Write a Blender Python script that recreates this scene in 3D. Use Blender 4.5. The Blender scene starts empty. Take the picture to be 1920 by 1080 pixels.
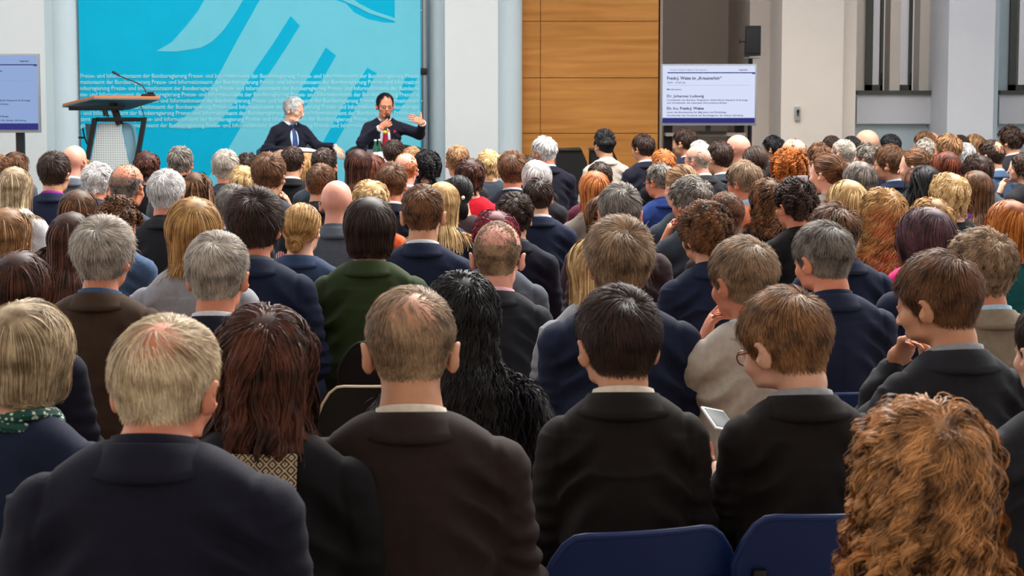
import bpy, bmesh, math, random
import numpy as np
from mathutils import Vector, Matrix

# ------------------------------------------------------------------ camera, light, exposure
SC = bpy.context.scene
COL = SC.collection
F = 3400.0            # focal length in pixels of the 1920 wide frame
H = 1.67              # eye height
PITCH = math.radians(5.0)
SHIFT = 82.0
cam_data = bpy.data.cameras.new('camera')
cam = bpy.data.objects.new('camera', cam_data)
COL.objects.link(cam)
cam.location = (0, 0, H)
cam.rotation_euler = (math.pi / 2 - PITCH, 0, 0)
cam_data.sensor_width = 36.0
cam_data.lens = F / 1920 * 36.0
cam_data.shift_y = -SHIFT / 1920
cam_data.clip_end = 200
cam_data.dof.use_dof = True
cam_data.dof.focus_distance = 6.5
cam_data.dof.aperture_fstop = 13.0
SC.camera = cam

world = bpy.data.worlds.new('world')
SC.world = world
world.use_nodes = True
wn = world.node_tree.nodes
bg = wn['Background']
bg.inputs['Color'].default_value = (0.80, 0.88, 1.0, 1)
bg.inputs['Strength'].default_value = 1.2

def area_light(name, loc, target, size, size_y, power, color):
    ld = bpy.data.lights.new(name, 'AREA')
    ld.shape = 'RECTANGLE'
    ld.size, ld.size_y, ld.energy, ld.color = size, size_y, power, color
    lo = bpy.data.objects.new(name, ld)
    lo.location = loc
    lo.rotation_euler = (Vector(target) - Vector(loc)).to_track_quat('-Z', 'Y').to_euler()
    COL.objects.link(lo)
    return lo
# daylight of the glazed roof bay over the audience
area_light('roof_daylight', (2.0, 12.0, 8.2), (0.0, 7.0, 1.0), 9.0, 5.0, 3100, (1.0, 0.95, 0.88))

SC.view_settings.view_transform = 'Standard'
SC.view_settings.look = 'None'
SC.view_settings.gamma = 1.0
SC.view_settings.use_curve_mapping = False
SC.view_settings.exposure = 0.0
SC.cycles.max_bounces = 6
SC.cycles.diffuse_bounces = 3
SC.cycles.glossy_bounces = 2
SC.cycles.transmission_bounces = 4
SC.cycles.transparent_max_bounces = 6
SC.cycles.use_denoising = True
SC.cycles.denoising_prefilter = 'FAST'
SC.cycles.debug_use_compact_bvh = True
SC.cycles.caustics_reflective = False
SC.cycles.caustics_refractive = False

rng = np.random.default_rng(7)
R = math.radians

def at(px, py, Y):
    """the point at distance Y on the line of sight of a photograph pixel"""
    xc = (px - 960) / F
    yc = (540 - py) / F - SHIFT / F
    d = (xc, math.cos(PITCH) + yc * math.sin(PITCH), -math.sin(PITCH) + yc * math.cos(PITCH))
    t = Y / d[1]
    return Vector((d[0] * t, Y, H + d[2] * t))

# ------------------------------------------------------------------ materials
def lin(c):
    return tuple(((v / 255) / 12.92 if v / 255 <= 0.04045 else (((v / 255) + 0.055) / 1.055) ** 2.4) for v in c) + (1.0,)

MATS = {}
def mat(name, color=(200, 200, 200), rough=0.7, metal=0.0, spec=0.3, noise=0.0, nscale=8.0, bump=0.0, bscale=300.0,
        emit=None, estr=1.0, sheen=0.0, alpha=None, trans=0.0, sss=0.0, stretch=None):
    if name in MATS:
        return MATS[name]
    m = bpy.data.materials.new(name)
    m.use_nodes = True
    nt = m.node_tree
    b = nt.nodes['Principled BSDF']
    b.inputs['Base Color'].default_value = lin(color)
    b.inputs['Roughness'].default_value = rough
    b.inputs['Metallic'].default_value = metal
    b.inputs['Specular IOR Level'].default_value = spec
    b.inputs['Sheen Weight'].default_value = sheen
    b.inputs['Transmission Weight'].default_value = trans
    if sss:
        b.inputs['Subsurface Weight'].default_value = sss
        b.inputs['Subsurface Radius'].default_value = (0.012, 0.004, 0.002)
        b.inputs['Subsurface Scale'].default_value = 1.0
    tc = nt.nodes.new('ShaderNodeTexCoord')
    mp = nt.nodes.new('ShaderNodeMapping')
    nt.links.new(tc.outputs['Object'], mp.inputs['Vector'])
    if stretch:
        mp.inputs['Scale'].default_value = stretch
    if noise > 0:
        n = nt.nodes.new('ShaderNodeTexNoise')
        n.inputs['Scale'].default_value = nscale
        n.inputs['Detail'].default_value = 5
        nt.links.new(mp.outputs['Vector'], n.inputs['Vector'])
        mx = nt.nodes.new('ShaderNodeMixRGB')
        mx.blend_type = 'MIX'
        lo = [max(0, v * (1 - noise)) for v in color]
        hi = [min(255, v * (1 + noise)) for v in color]
        mx.inputs[1].default_value = lin(lo)
        mx.inputs[2].default_value = lin(hi)
        nt.links.new(n.outputs['Fac'], mx.inputs[0])
        nt.links.new(mx.outputs[0], b.inputs['Base Color'])
    if bump > 0:
        n2 = nt.nodes.new('ShaderNodeTexNoise')
        n2.inputs['Scale'].default_value = bscale
        n2.inputs['Detail'].default_value = 2
        nt.links.new(mp.outputs['Vector'], n2.inputs['Vector'])
        bp = nt.nodes.new('ShaderNodeBump')
        bp.inputs['Strength'].default_value = bump
        bp.inputs['Distance'].default_value = 0.01
        nt.links.new(n2.outputs['Fac'], bp.inputs['Height'])
        nt.links.new(bp.outputs['Normal'], b.inputs['Normal'])
    if emit is not None:
        b.inputs['Emission Color'].default_value = lin(emit)
        b.inputs['Emission Strength'].default_value = estr
    MATS[name] = m
    return m

def hair_mat(name, c1, c2):
    """c1 dark strand colour, c2 light strand colour; mixed strand by strand"""
    key = 'hair_' + name
    if key in MATS:
        return MATS[key]
    m = bpy.data.materials.new(key)
    m.use_nodes = True
    nt = m.node_tree
    b = nt.nodes['Principled BSDF']
    b.inputs['Roughness'].default_value = 0.5
    b.inputs['Specular IOR Level'].default_value = 0.22
    a = nt.nodes.new('ShaderNodeAttribute')
    a.attribute_name = 'strand'
    tc = nt.nodes.new('ShaderNodeTexCoord')
    n = nt.nodes.new('ShaderNodeTexNoise')
    n.inputs['Scale'].default_value = 22
    n.inputs['Detail'].default_value = 3
    nt.links.new(tc.outputs['Object'], n.inputs['Vector'])
    ad = nt.nodes.new('ShaderNodeMath'); ad.operation = 'MULTIPLY_ADD'
    nt.links.new(a.outputs['Fac'], ad.inputs[0]); ad.inputs[1].default_value = 0.75
    mu = nt.nodes.new('ShaderNodeMath'); mu.operation = 'MULTIPLY_ADD'
    nt.links.new(n.outputs['Fac'], mu.inputs[0]); mu.inputs[1].default_value = 2.0; mu.inputs[2].default_value = -0.85
    nt.links.new(mu.outputs[0], ad.inputs[2])
    cr = nt.nodes.new('ShaderNodeValToRGB')
    cr.color_ramp.elements[0].color = lin(c1)
    cr.color_ramp.elements[1].color = lin(c2)
    nt.links.new(ad.outputs[0], cr.inputs['Fac'])
    nt.links.new(cr.outputs['Color'], b.inputs['Base Color'])
    MATS[key] = m
    return m

HAIR = dict(
    black=((10, 9, 11), (38, 35, 38)), dkbrown=((28, 19, 16), (72, 50, 40)), brown=((46, 30, 20), (138, 94, 62)),
    ltbrown=((92, 62, 40), (190, 144, 98)), auburn=((50, 20, 14), (135, 68, 44)), ginger=((132, 66, 28), (226, 142, 78)),
    orange=((120, 55, 18), (214, 128, 52)), blonde=((158, 116, 66), (244, 212, 156)), honey=((112, 76, 40), (214, 168, 106)),
    grey=((104, 96, 88), (218, 206, 192)), dkgrey=((52, 47, 44), (158, 148, 138)), silver=((150, 148, 146), (248, 246, 244)),
    sand=((150, 120, 88), (246, 226, 190)), taupe=((76, 58, 44), (186, 154, 122)), burgundy=((62, 12, 24), (150, 42, 62)), plum=((44, 26, 32), (112, 76, 84)),
    redbrown=((24, 14, 12), (104, 60, 44)), greyblond=((110, 88, 64), (232, 208, 170)), curlginger=((50, 26, 15), (232, 168, 110)), medbrown=((64, 42, 28), (180, 130, 86)))
SKIN = dict(pale=(222, 170, 144), pink=(224, 160, 138), tan=(206, 150, 118), ruddy=(210, 136, 106), dark=(92, 60, 46), olive=(186, 132, 102))
def skin_mat(k):
    return mat('skin_' + k, SKIN[k], rough=0.5, spec=0.35, noise=0.09, nscale=26, bump=0.05, bscale=180, sss=0.22)
CLOTH = dict(
    navy=(26, 34, 58), dnavy=(22, 23, 38), black=(17, 17, 20), charcoal=(37, 38, 43), grey=(82, 88, 98), ltgrey=(150, 152, 158), brown=(66, 50, 38),
    dbrown=(44, 33, 31), taupe=(124, 116, 106), green=(48, 62, 34), purple=(84, 34, 110), red=(206, 22, 44), blue=(34, 58, 120),
    steel=(64, 86, 116), denim=(44, 60, 88), teal=(14, 78, 78), white=(214, 214, 218), orange=(226, 92, 52), coral=(206, 118, 84),
    burgundy=(88, 34, 52), tweed=(136, 122, 104), greenish=(150, 190, 120), pinktop=(232, 50, 120), beige=(186, 176, 164), warmblack=(27, 23, 22),
    violet=(150, 40, 150), pink=(228, 178, 186), cream=(226, 214, 196), slate=(52, 60, 70), ltblue=(176, 204, 226), plumb=(60, 46, 50))
def cloth_mat(k):
    c = CLOTH[k]
    return mat('cloth_' + k, c, rough=0.82, spec=0.18, noise=0.10, nscale=60, bump=0.25, bscale=520, sheen=0.03)

# ------------------------------------------------------------------ mesh helpers
def link(name, me, parent=None, mats=()):
    o = bpy.data.objects.new(name, me)
    COL.objects.link(o)
    for m in mats:
        me.materials.append(m)
    if parent is not None:
        o.parent = parent
    return o

def tag(o, label=None, cat=None, group=None, kind=None):
    if label: o['label'] = label
    if cat: o['category'] = cat
    if group: o['group'] = group
    if kind: o['kind'] = kind
    return o

def empty(name, loc, rz=0.0):
    o = bpy.data.objects.new(name, None)
    o.empty_display_size = 0.1
    COL.objects.link(o)
    o.location = loc
    o.rotation_euler = (0, 0, rz)
    return o

class MB:
    """collects boxes, tubes and sweeps and links them as one mesh object"""
    def __init__(self):
        self.bm = bmesh.new()
    def box(self, lo, hi, bevel=0.0, rot=None, piv=None, seg=2):
        lo, hi = Vector(lo), Vector(hi)
        r = bmesh.ops.create_cube(self.bm, size=1.0)
        vs = r['verts']
        bmesh.ops.scale(self.bm, vec=hi - lo, verts=vs)
        bmesh.ops.translate(self.bm, vec=(lo + hi) / 2, verts=vs)
        if bevel:
            es = list({e for v in vs for e in v.link_edges})
            bv = bmesh.ops.bevel(self.bm, geom=es, offset=bevel, segments=seg, profile=0.6, affect='EDGES')
            vs = list({v for f in bv['faces'] for v in f.verts} | {v for v in vs if v.is_valid})
            seen = set(vs); stack = list(vs)
            while stack:
                v = stack.pop()
                for e in v.link_edges:
                    w = e.other_vert(v)
                    if w not in seen:
                        seen.add(w); stack.append(w)
            vs = list(seen)
        if rot is not None:
            p = Vector(piv) if piv is not None else (lo + hi) / 2
            bmesh.ops.rotate(self.bm, cent=p, matrix=rot, verts=vs)
        return self
    def tube(self, pts, r, seg=10, caps=True):
        pts = [Vector(p) for p in pts]
        rs = r if isinstance(r, (list, tuple)) else [r] * len(pts)
        rings = []
        side = None
        for i, p in enumerate(pts):
            t = (pts[min(i + 1, len(pts) - 1)] - pts[max(i - 1, 0)]).normalized()
            if side is None:
                side = t.orthogonal().normalized()
            side = (side - t * side.dot(t)).normalized()
            up = t.cross(side)
            rings.append([self.bm.verts.new(p + (side * math.cos(a) + up * math.sin(a)) * rs[i]) for a in [2 * math.pi * k / seg for k in range(seg)]])
        for a, b in zip(rings, rings[1:]):
            for k in range(seg):
                self.bm.faces.new((a[k], a[(k + 1) % seg], b[(k + 1) % seg], b[k]))
        if caps:
            self.bm.faces.new(rings[0][::-1]); self.bm.faces.new(rings[-1])
        return self
    def lathe(self, prof, c=(0, 0, 0), seg=24):
        c = Vector(c)
        rings = [[self.bm.verts.new(c + Vector((r * math.cos(2 * math.pi * k / seg), r * math.sin(2 * math.pi * k / seg), z))) for k in range(seg)] for r, z in prof]
        for a, b in zip(rings, rings[1:]):
            for k in range(seg):
                self.bm.faces.new((a[k], a[(k + 1) % seg], b[(k + 1) % seg], b[k]))
        self.bm.faces.new(rings[0][::-1]); self.bm.faces.new(rings[-1])
        return self
    def ngon(self, pts, mi=0):
        f = self.bm.faces.new([self.bm.verts.new(Vector(p)) for p in pts])
        f.material_index = mi
        return self
    def prism(self, pts, d, mi=0):
        """polygon pts pushed through by the vector d"""
        d = Vector(d)
        a = [self.bm.verts.new(Vector(p)) for p in pts]
        b = [self.bm.verts.new(Vector(p) + d) for p in pts]
        fs = [self.bm.faces.new(a), self.bm.faces.new(b[::-1])]
        n = len(a)
        for i in range(n):
            fs.append(self.bm.faces.new((a[(i + 1) % n], a[i], b[i], b[(i + 1) % n])))
        for f in fs:
            f.material_index = mi
        return self
    def build(self, name, m=None, parent=None, smooth=True, angle=40):
        bmesh.ops.recalc_face_normals(self.bm, faces=self.bm.faces)
        me = bpy.data.meshes.new(name)
        self.bm.to_mesh(me)
        self.bm.free()
        if smooth:
            me.polygons.foreach_set('use_smooth', [True] * len(me.polygons))
            me.set_sharp_from_angle(angle=R(angle))
        ms = m if isinstance(m, (list, tuple)) else ([m] if m else [])
        return link(name, me, parent, ms)

def text(name, body, loc, size, m, parent=None, width=None, bold=0.0, align='LEFT', ext=0.0005):
    cu = bpy.data.curves.new(name, 'FONT')
    cu.body = body
    cu.size = size
    cu.extrude = ext
    cu.offset = bold
    cu.align_x = align
    cu.resolution_u = 2
    o = bpy.data.objects.new(name, cu)
    COL.objects.link(o)
    o.rotation_euler = (math.pi / 2, 0, 0)
    o.location = loc
    cu.materials.append(m)
    if parent is not None:
        o.parent = parent
    if width:
        bpy.context.view_layer.update()
        w = o.dimensions.x
        if w > 1e-6:
            o.scale.x = width / w
    bpy.context.view_layer.update()
    me = bpy.data.meshes.new_from_object(o.evaluated_get(bpy.context.evaluated_depsgraph_get()))
    q = bpy.data.objects.new(name, me)
    COL.objects.link(q)
    q.matrix_local = o.matrix_local
    q.parent = parent
    bpy.data.objects.remove(o)
    bpy.data.curves.remove(cu)
    q.name = name
    return q
# ------------------------------------------------------------------ the room
def wallbox(name, px0, px1, Y, m, depth=0.4, z0=0.0, z1=8.6, Yref=None):
    x0 = (px0 - 960) / F * (Yref or Y); x1 = (px1 - 960) / F * (Yref or Y)
    o = MB().box((x0, Y, z0), (x1, Y + depth, z1)).build(name, m, smooth=False)
    return tag(o, kind='structure')

W_LEFT = mat('plaster_north', (206, 212, 212), rough=0.9, noise=0.02, nscale=1.5)
W_WHITE = mat('plaster_white', (222, 224, 228), rough=0.9, noise=0.02, nscale=1.5)
W_BLUE = mat('plaster_cool', (196, 212, 218), rough=0.9, noise=0.02, nscale=1.5)
W_WARM = mat('plaster_warm', (230, 220, 208), rough=0.9, noise=0.02, nscale=1.5)
W_TAUPE = mat('plaster_taupe', (206, 192, 180), rough=0.9, noise=0.02, nscale=1.5)
M_FLOOR = mat('floor_stone', (96, 88, 80), rough=0.35, noise=0.12, nscale=3)
M_BLACK = mat('black_metal', (18, 17, 18), rough=0.45, spec=0.4)
M_STEEL = mat('grey_steel', (150, 156, 160), rough=0.35, metal=0.7)
M_FRAME = mat('window_frame_grey', (84, 86, 80), rough=0.5)

tag(MB().box((-9, -3.5, -0.1), (9, 27, 0.0)).build('floor', M_FLOOR, smooth=False), kind='structure')
YB = 20.0
# left: flat pier, then a round column beside the banner
wallbox('wall_north_left', -700, 89, 18.6, W_LEFT, depth=1.6)
def column(name, pxa, pxb, Y, m):
    x0 = (pxa - 960) / F * Y; x1 = (pxb - 960) / F * Y
    r = (x1 - x0) / 2
    o = MB().lathe([(r, 0), (r, 8.6)], ((x0 + x1) / 2, Y + r, 0), 48).build(name, m, angle=60)
    return tag(o, kind='structure')
column('column_left', 80, 152, 18.9, W_BLUE)
wallbox('wall_north_behind_banner', 60, 860, YB + 0.6, W_BLUE, depth=0.3)
wallbox('column_square', 835, 934, 18.7, W_LEFT, depth=0.9)
column('column_round', 905, 979, 19.0, W_BLUE)
column('column_by_banner', 803, 862, 19.0, W_BLUE)
wallbox('wall_north_recess', 797, 985, 19.9, W_BLUE, depth=0.3)

# wood panelled wall
def wood_mat():
    m = bpy.data.materials.new('wood_veneer'); m.use_nodes = True
    nt = m.node_tree; b = nt.nodes['Principled BSDF']
    b.inputs['Roughness'].default_value = 0.5
    b.inputs['Specular IOR Level'].default_value = 0.3
    tc = nt.nodes.new('ShaderNodeTexCoord'); mp = nt.nodes.new('ShaderNodeMapping')
    mp.inputs['Scale'].default_value = (0.5, 1.0, 7.0)
    n = nt.nodes.new('ShaderNodeTexNoise'); n.inputs['Scale'].default_value = 1.6; n.inputs['Detail'].default_value = 8
    n.inputs['Distortion'].default_value = 0.5
    cr = nt.nodes.new('ShaderNodeValToRGB')
    cr.color_ramp.elements[0].position = 0.25; cr.color_ramp.elements[1].position = 0.75
    cr.color_ramp.elements[0].color = lin((166, 104, 42)); cr.color_ramp.elements[1].color = lin((204, 142, 72))
    nt.links.new(tc.outputs['Object'], mp.inputs['Vector']); nt.links.new(mp.outputs['Vector'], n.inputs['Vector'])
    nt.links.new(n.outputs['Fac'], cr.inputs['Fac']); nt.links.new(cr.outputs['Color'], b.inputs['Base Color'])
    return m
M_WOOD = wood_mat()
YW = 19.4
wall = MB()
wall.box((at(972, 0, YW).x, YW + 0.03, 0), (at(1236, 0, YW).x, YW + 0.3, 8.6))
xs = [at(p, 0, YW).x for p in (975, 1013.5, 1235.5)]
zs = [0.0] + [at(960, p, YW).z for p in (250, 146, 40)] + [at(960, -66, YW).z, at(960, -172, YW).z, at(960, -280, YW).z, 6.2, 8.6]
for i in range(2):
    for j in range(len(zs) - 1):
        wall.box((xs[i] + 0.004, YW, zs[j] + 0.004), (xs[i + 1] - 0.004, YW + 0.03, zs[j + 1] - 0.004))
tag(wall.build('wall_north_wood', M_WOOD, smooth=False), kind='structure')

# taupe recess behind the right screen, then warm pier
wallbox('wall_north_passage', 1160, 1420, 22.2, W_TAUPE, depth=0.3, Yref=22.2)
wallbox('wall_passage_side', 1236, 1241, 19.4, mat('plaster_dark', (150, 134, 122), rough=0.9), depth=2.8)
wallbox('wall_north_jog', 1403, 1466, 20.2, mat('plaster_mid', (224, 212, 202), rough=0.9), depth=2.2)
wallbox('wall_north_pier', 1463, 1578, 19.3, W_WARM, depth=1.4)
wallbox('trim_pier', 1575, 1602, 19.45, W_WARM, depth=1.2)
# window bay
YW2 = 20.1
def bay(n, pl, pr, shift_first):
    """wall parts of one bay from pixel pl to pr"""
    x0 = at(pl, 0, YW2).x; x1 = at(pr, 0, YW2).x
    zs_ = at(960, 174, YW2).z
    z2 = at(960, 232, YW2).z
    tag(MB().box((x0 - 0.05, YW2 - 0.02, z2), (x1 + 0.05, YW2 + 0.5, zs_ - 0.02)).build('wall_parapet_%d' % n, W_WHITE, smooth=False), kind='structure')
    tag(MB().box((x0 - 0.05, YW2 + 0.06, 0), (x1 + 0.05, YW2 + 0.5, z2)).build('wall_below_parapet_%d' % n, W_BLUE, smooth=False), kind='structure')
    tag(MB().box((x0 - 0.05, YW2 - 0.06, zs_ - 0.02), (x1 + 0.05, YW2 + 0.4, zs_ + 0.025)).build('sill_%d' % n, M_FRAME, smooth=False), kind='structure')
bay(1, 1618, 1762, 0)
bay(2, 1886, 2060, 0)
wallbox('wall_bay_return', 1598, 1633, 20.35, W_WARM, depth=0.6)
wallbox('wall_north_pier_right', 1774, 1860, 19.3, W_WHITE, depth=1.5)
wallbox('trim_pier_right', 1855, 1868, 19.5, W_BLUE, depth=1.3)
wallbox('trim_pier_right_inner', 1866, 1905, 20.35, W_BLUE, depth=0.6)
wallbox('trim_bay_jamb', 1762, 1776, 19.7, W_WHITE, depth=0.9)
wallbox('wall_north_far_right', 2050, 2500, 19.3, W_WHITE, depth=1.5)
zt = 5.6
M_GLASS = mat('window_glass', (235, 240, 240), rough=0.02, trans=1.0, spec=0.3)
def window(n, pa, pb):
    x0 = at(pa, 0, YW2).x; x1 = at(pb, 0, YW2).x
    zb = at(960, 170, YW2).z
    y = YW2 + 0.2
    f = MB()
    w = 0.065
    wl = 0.075
    f.box((x0, y, zb), (x0 + wl, y + 0.08, zt)).box((x1 - 0.03, y, zb), (x1, y + 0.08, zt))
    f.box((x0, y, zb), (x1, y + 0.08, zb + w)).box((x0, y, zt - w), (x1, y + 0.08, zt))
    o = f.build('window_%d' % n, M_FRAME, smooth=False)
    tag(o, kind='structure')
    g = MB().box((x0 + wl, y + 0.035, zb + w), (x1 - 0.03, y + 0.041, zt - w)).build('glass_pane', M_GLASS, o, smooth=False)
    h = MB().box((x1 - 0.028, y - 0.03, zb + 0.08), (x1 - 0.008, y, zb + 0.11), 0.004).box((x1 - 0.028, y - 0.045, zb + 0.08), (x1 - 0.010, y - 0.03, zb + 0.2), 0.004)
    h.build('handle', M_BLACK, o)
for n, (a, b) in enumerate([(1632, 1665), (1684, 1720), (1738, 1772), (1905, 1944), (1962, 2000)]):
    window(n + 1, a, b)
for n, (a, b) in enumerate([(1665, 1684), (1720, 1738), (1944, 1962)]):
    wallbox('trim_mullion_%d' % (n + 1), a, b, YW2 + 0.1, W_WARM, depth=0.3, z0=at(960, 170, YW2).z)
wallbox('wall_over_windows', 1598, 2060, YW2 + 0.12, W_WARM, depth=0.4, z0=zt, z1=8.6)
# the house across the street, seen through the panes
ext = MB().box((2.5, 25.5, -0.1), (9.5, 25.8, 9.0))
for i in range(3):
    ext.box((3.2 + i * 2.2, 25.42, 1.0), (3.35 + i * 2.2, 25.5, 9.0))
tag(ext.build('outside_facade', mat('facade_pink', (248, 228, 220), rough=0.9, noise=0.04, nscale=1.0), smooth=False), kind='structure')
# side walls and the wall behind the viewer
tag(MB().box((-7.4, -3.5, 0), (-7.2, 18.8, 8.6)).build('wall_west', W_WHITE, smooth=False), kind='structure')
tag(MB().box((7.2, -3.5, 0), (7.4, 19.5, 8.6)).build('wall_east', W_WHITE, smooth=False), kind='structure')
tag(MB().box((-7.4, -3.7, 0), (7.4, -3.5, 8.6)).build('wall_south', W_WARM, smooth=False), kind='structure')
# solid ceiling over the back of the hall, steel ribs of the glass roof over the rest
ce = MB().box((-7.4, -3.7, 8.6), (7.4, 3.0, 8.8))
for i in range(8):
    ce.box((-7.4, 4.2 + i * 2.2, 8.62), (7.4, 4.32 + i * 2.2, 8.82))
tag(ce.build('ceiling', W_WARM, smooth=False), kind='structure')

# socket plate on the warm pier
pl = MB()
a = at(1490, 226, 19.29); b = at(1500.5, 200, 19.29)
pl.box((a.x, 19.27, a.z), (b.x, 19.30, b.z), 0.003)
w = pl.build('intercom', mat('plate_grey', (168, 168, 164), rough=0.5))
tag(w, 'small grey wall plate with a black handset on the pale pier', 'intercom')
MB().box((a.x + .018, 19.245, a.z + .085), (b.x - .016, 19.27, b.z - .03), 0.004).box((a.x + .024, 19.25, a.z + .05), (b.x - .022, 19.27, b.z - .06), 0.003).build('handset', M_BLACK, w)

# ------------------------------------------------------------------ stage and banner
ZS = 0.30
st = MB().box((at(60, 0, 19).x, 15.6, 0), (at(828, 0, 18.6).x, 18.55, ZS), 0.01)
tag(st.build('stage', mat('stage_grey', (70, 72, 76), rough=0.7, noise=0.05), smooth=False), 'low grey stage platform in front of the turquoise banner', 'stage')

YN = 18.95
def bp(px, py, off=0.0):
    p = at(px, py, YN); return (p.x, YN - off, p.z)
M_CY = mat('banner_cyan', (0, 172, 208), rough=0.75, spec=0.15, noise=0.03, nscale=3)
M_LC = mat('banner_light', (104, 194, 212), rough=0.75, spec=0.15, noise=0.02, nscale=3)
M_TX = mat('banner_lettering', (150, 216, 228), rough=0.75)
ban = empty('banner', (0, 0, 0))
zb = bp(0, 380)[2]
zt_ = bp(0, -60)[2]
x0 = bp(146.5, 0)[0]; x1 = bp(789, 0)[0]
sheet = MB()
for k in range(1):
    sheet.box((x0, YN, zb), (x1, YN + 0.012, zt_))
sheet.build('cloth_sheet', M_CY, ban, smooth=False)
def print_(pts, off, m, name='printed_shape'):
    pts = [bp(*p, off) for p in pts]
    MB().prism(pts, (0, -0.0015, 0)).build(name, m, ban, smooth=False)
print_([(293, 96), (322, 79), (348, 50), (372, 20), (386, -6), (386, -60), (478, -60), (456, 0), (438, 30), (418, 58), (398, 78), (378, 89), (350, 94), (330, 97)], 0.001, M_LC)
print_([(512, -60), (487, 0), (450, 66), (405, 150), (372, 200), (318, 240), (345, 241), (400, 239), (455, 232), (438, 262), (418, 295), (392, 330), (376, 379),
        (788, 379), (788, -59), (740, -59), (740, 43), (718, 42), (690, 36), (665, 24), (648, 6), (628, 0), (600, -59)], 0.001, M_LC)
print_([(545, 30), (562, 48), (540, 84), (515, 122), (488, 160), (466, 196), (448, 233), (403, 238), (425, 212), (452, 172), (480, 128), (512, 82)], 0.003, M_CY)
print_([(611, 89), (630, 104), (606, 146), (583, 184), (560, 220), (535, 262), (512, 300), (482, 350), (455, 350), (492, 280), (520, 238), (545, 196), (575, 150)], 0.003, M_CY)
print_([(689, 127), (706, 137), (690, 168), (668, 200), (648, 236), (622, 282), (600, 330), (560, 350), (590, 296), (620, 240), (645, 196), (668, 158)], 0.003, M_CY)
print_([(760, 145), (782, 145), (776, 168), (762, 190), (748, 208), (732, 214), (742, 190), (752, 168)], 0.003, M_CY)
print_([(640, 0), (668, 12), (690, 24), (740, 40), (740, 34), (700, 20), (676, 8), (662, -2)], 0.003, M_LC)
line = 'Presse- und Informationsamt der Bundesregierung '
for i in range(9):
    y = 146 + i * 11.6
    s = line * 4
    s = s[(i * 17) % len(line):][:150]
    p = bp(150 if i < 5 else 151, y, 0.005)
    q = bp(785, y)
    text('lettering_line', s, p, 0.062, M_TX, ban, width=q[0] - p[0], ext=0.0006, bold=0.0012)
tag(ban, 'tall turquoise banner with pale sweeping shapes and rows of small lettering behind the stage', 'banner')
# banner frame pole
fp = MB()
fp.tube([(bp(796, 0)[0], YN + .03, 0), (bp(796, 0)[0], YN + .03, 5.0)], 0.028, 14)
frm = fp.build('banner_pole', M_STEEL)
tag(frm, 'slim silver upright pole along the edge of the turquoise banner', 'pole')
kk = bp(795, 133)
MB().box((kk[0] - .035, YN - .01, kk[2] - .04), (kk[0] + .035, YN + .07, kk[2] + .03), 0.008).build('clamp', M_BLACK, frm)
for yy in (20, 190, 262):
    kk = bp(793, yy)
    MB().tube([(kk[0] - .05, YN + .03, kk[2]), (kk[0], YN + .03, kk[2])], 0.008, 8).build('hook', M_STEEL, frm)

# ------------------------------------------------------------------ lectern
YL = 17.3
def lp(px, py, y=YL):
    return at(px, py, y)
lec = empty('lectern', (lp(215, 0).x, YL, ZS))
def rel(o, root):
    o.parent = root
    o.matrix_parent_inverse = Matrix.Translation(-root.location)
    return o
M_LTOP = mat('beech_edge', (216, 130, 74), rough=0.5)
M_UND = mat('lectern_underside', (92, 128, 142), rough=0.6)
M_PERF = None
def perf_mat():
    m = bpy.data.materials.new('perforated_steel'); m.use_nodes = True
    nt = m.node_tree; b = nt.nodes['Principled BSDF']
    b.inputs['Roughness'].default_value = 0.5; b.inputs['Metallic'].default_value = 0.2
    tc = nt.nodes.new('ShaderNodeTexCoord'); mp = nt.nodes.new('ShaderNodeMapping'); mp.inputs['Scale'].default_value = (45, 0.0, 45)
    fr = nt.nodes.new('ShaderNodeVectorMath'); fr.operation = 'FRACTION'
    sb = nt.nodes.new('ShaderNodeVectorMath'); sb.operation = 'SUBTRACT'; sb.inputs[1].default_value = (0.5, 0, 0.5)
    ln = nt.nodes.new('ShaderNodeVectorMath'); ln.operation = 'LENGTH'
    lt = nt.nodes.new('ShaderNodeMath'); lt.operation = 'LESS_THAN'; lt.inputs[1].default_value = 0.22
    mx = nt.nodes.new('ShaderNodeMixRGB'); mx.inputs[1].default_value = lin((206, 214, 214)); mx.inputs[2].default_value = lin((96, 106, 110))
    nt.links.new(tc.outputs['Object'], mp.inputs['Vector']); nt.links.new(mp.outputs['Vector'], fr.inputs[0]); nt.links.new(fr.outputs[0], sb.inputs[0])
    nt.links.new(sb.outputs[0], ln.inputs[0]); nt.links.new(ln.outputs['Value'], lt.inputs[0]); nt.links.new(lt.outputs[0], mx.inputs[0]); nt.links.new(mx.outputs[0], b.inputs['Base Color'])
    return m
M_PERF = perf_mat()
# desk top: a tilted board, its front edge low at the left of the photo
d1 = lp(117, 199, YL + .22); d2 = lp(176, 184, YL - .16); d3 = lp(300, 185, YL - .16); d4 = lp(240, 204, YL + .22)
top = MB().prism([d1, d4, d3, d2], (0, 0, 0.022)).build('desk_top', M_LTOP, smooth=False); rel(top, lec)
u = [Vector(v) + Vector((0, 0, -0.012)) for v in (d1, d4, d3, d2)]
rel(MB().prism([u[0], u[1], u[2], u[3]], (0, 0, 0.011)).build('desk_underside', M_UND, smooth=False), lec)
a = lp(131, 207, YL); b = lp(234, 200, YL)
rel(MB().box((a.x, YL - .06, a.z), (b.x, YL + .02, b.z + .01), 0.008).build('support_rail', M_BLACK), lec)
c = lp(207, 188, YL); dd = lp(223, 224, YL)
rel(MB().tube([(c.x, YL + .04, c.z), (dd.x, YL + .04, dd.z - .05)], 0.036, 12).build('mast', M_BLACK), lec)
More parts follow.
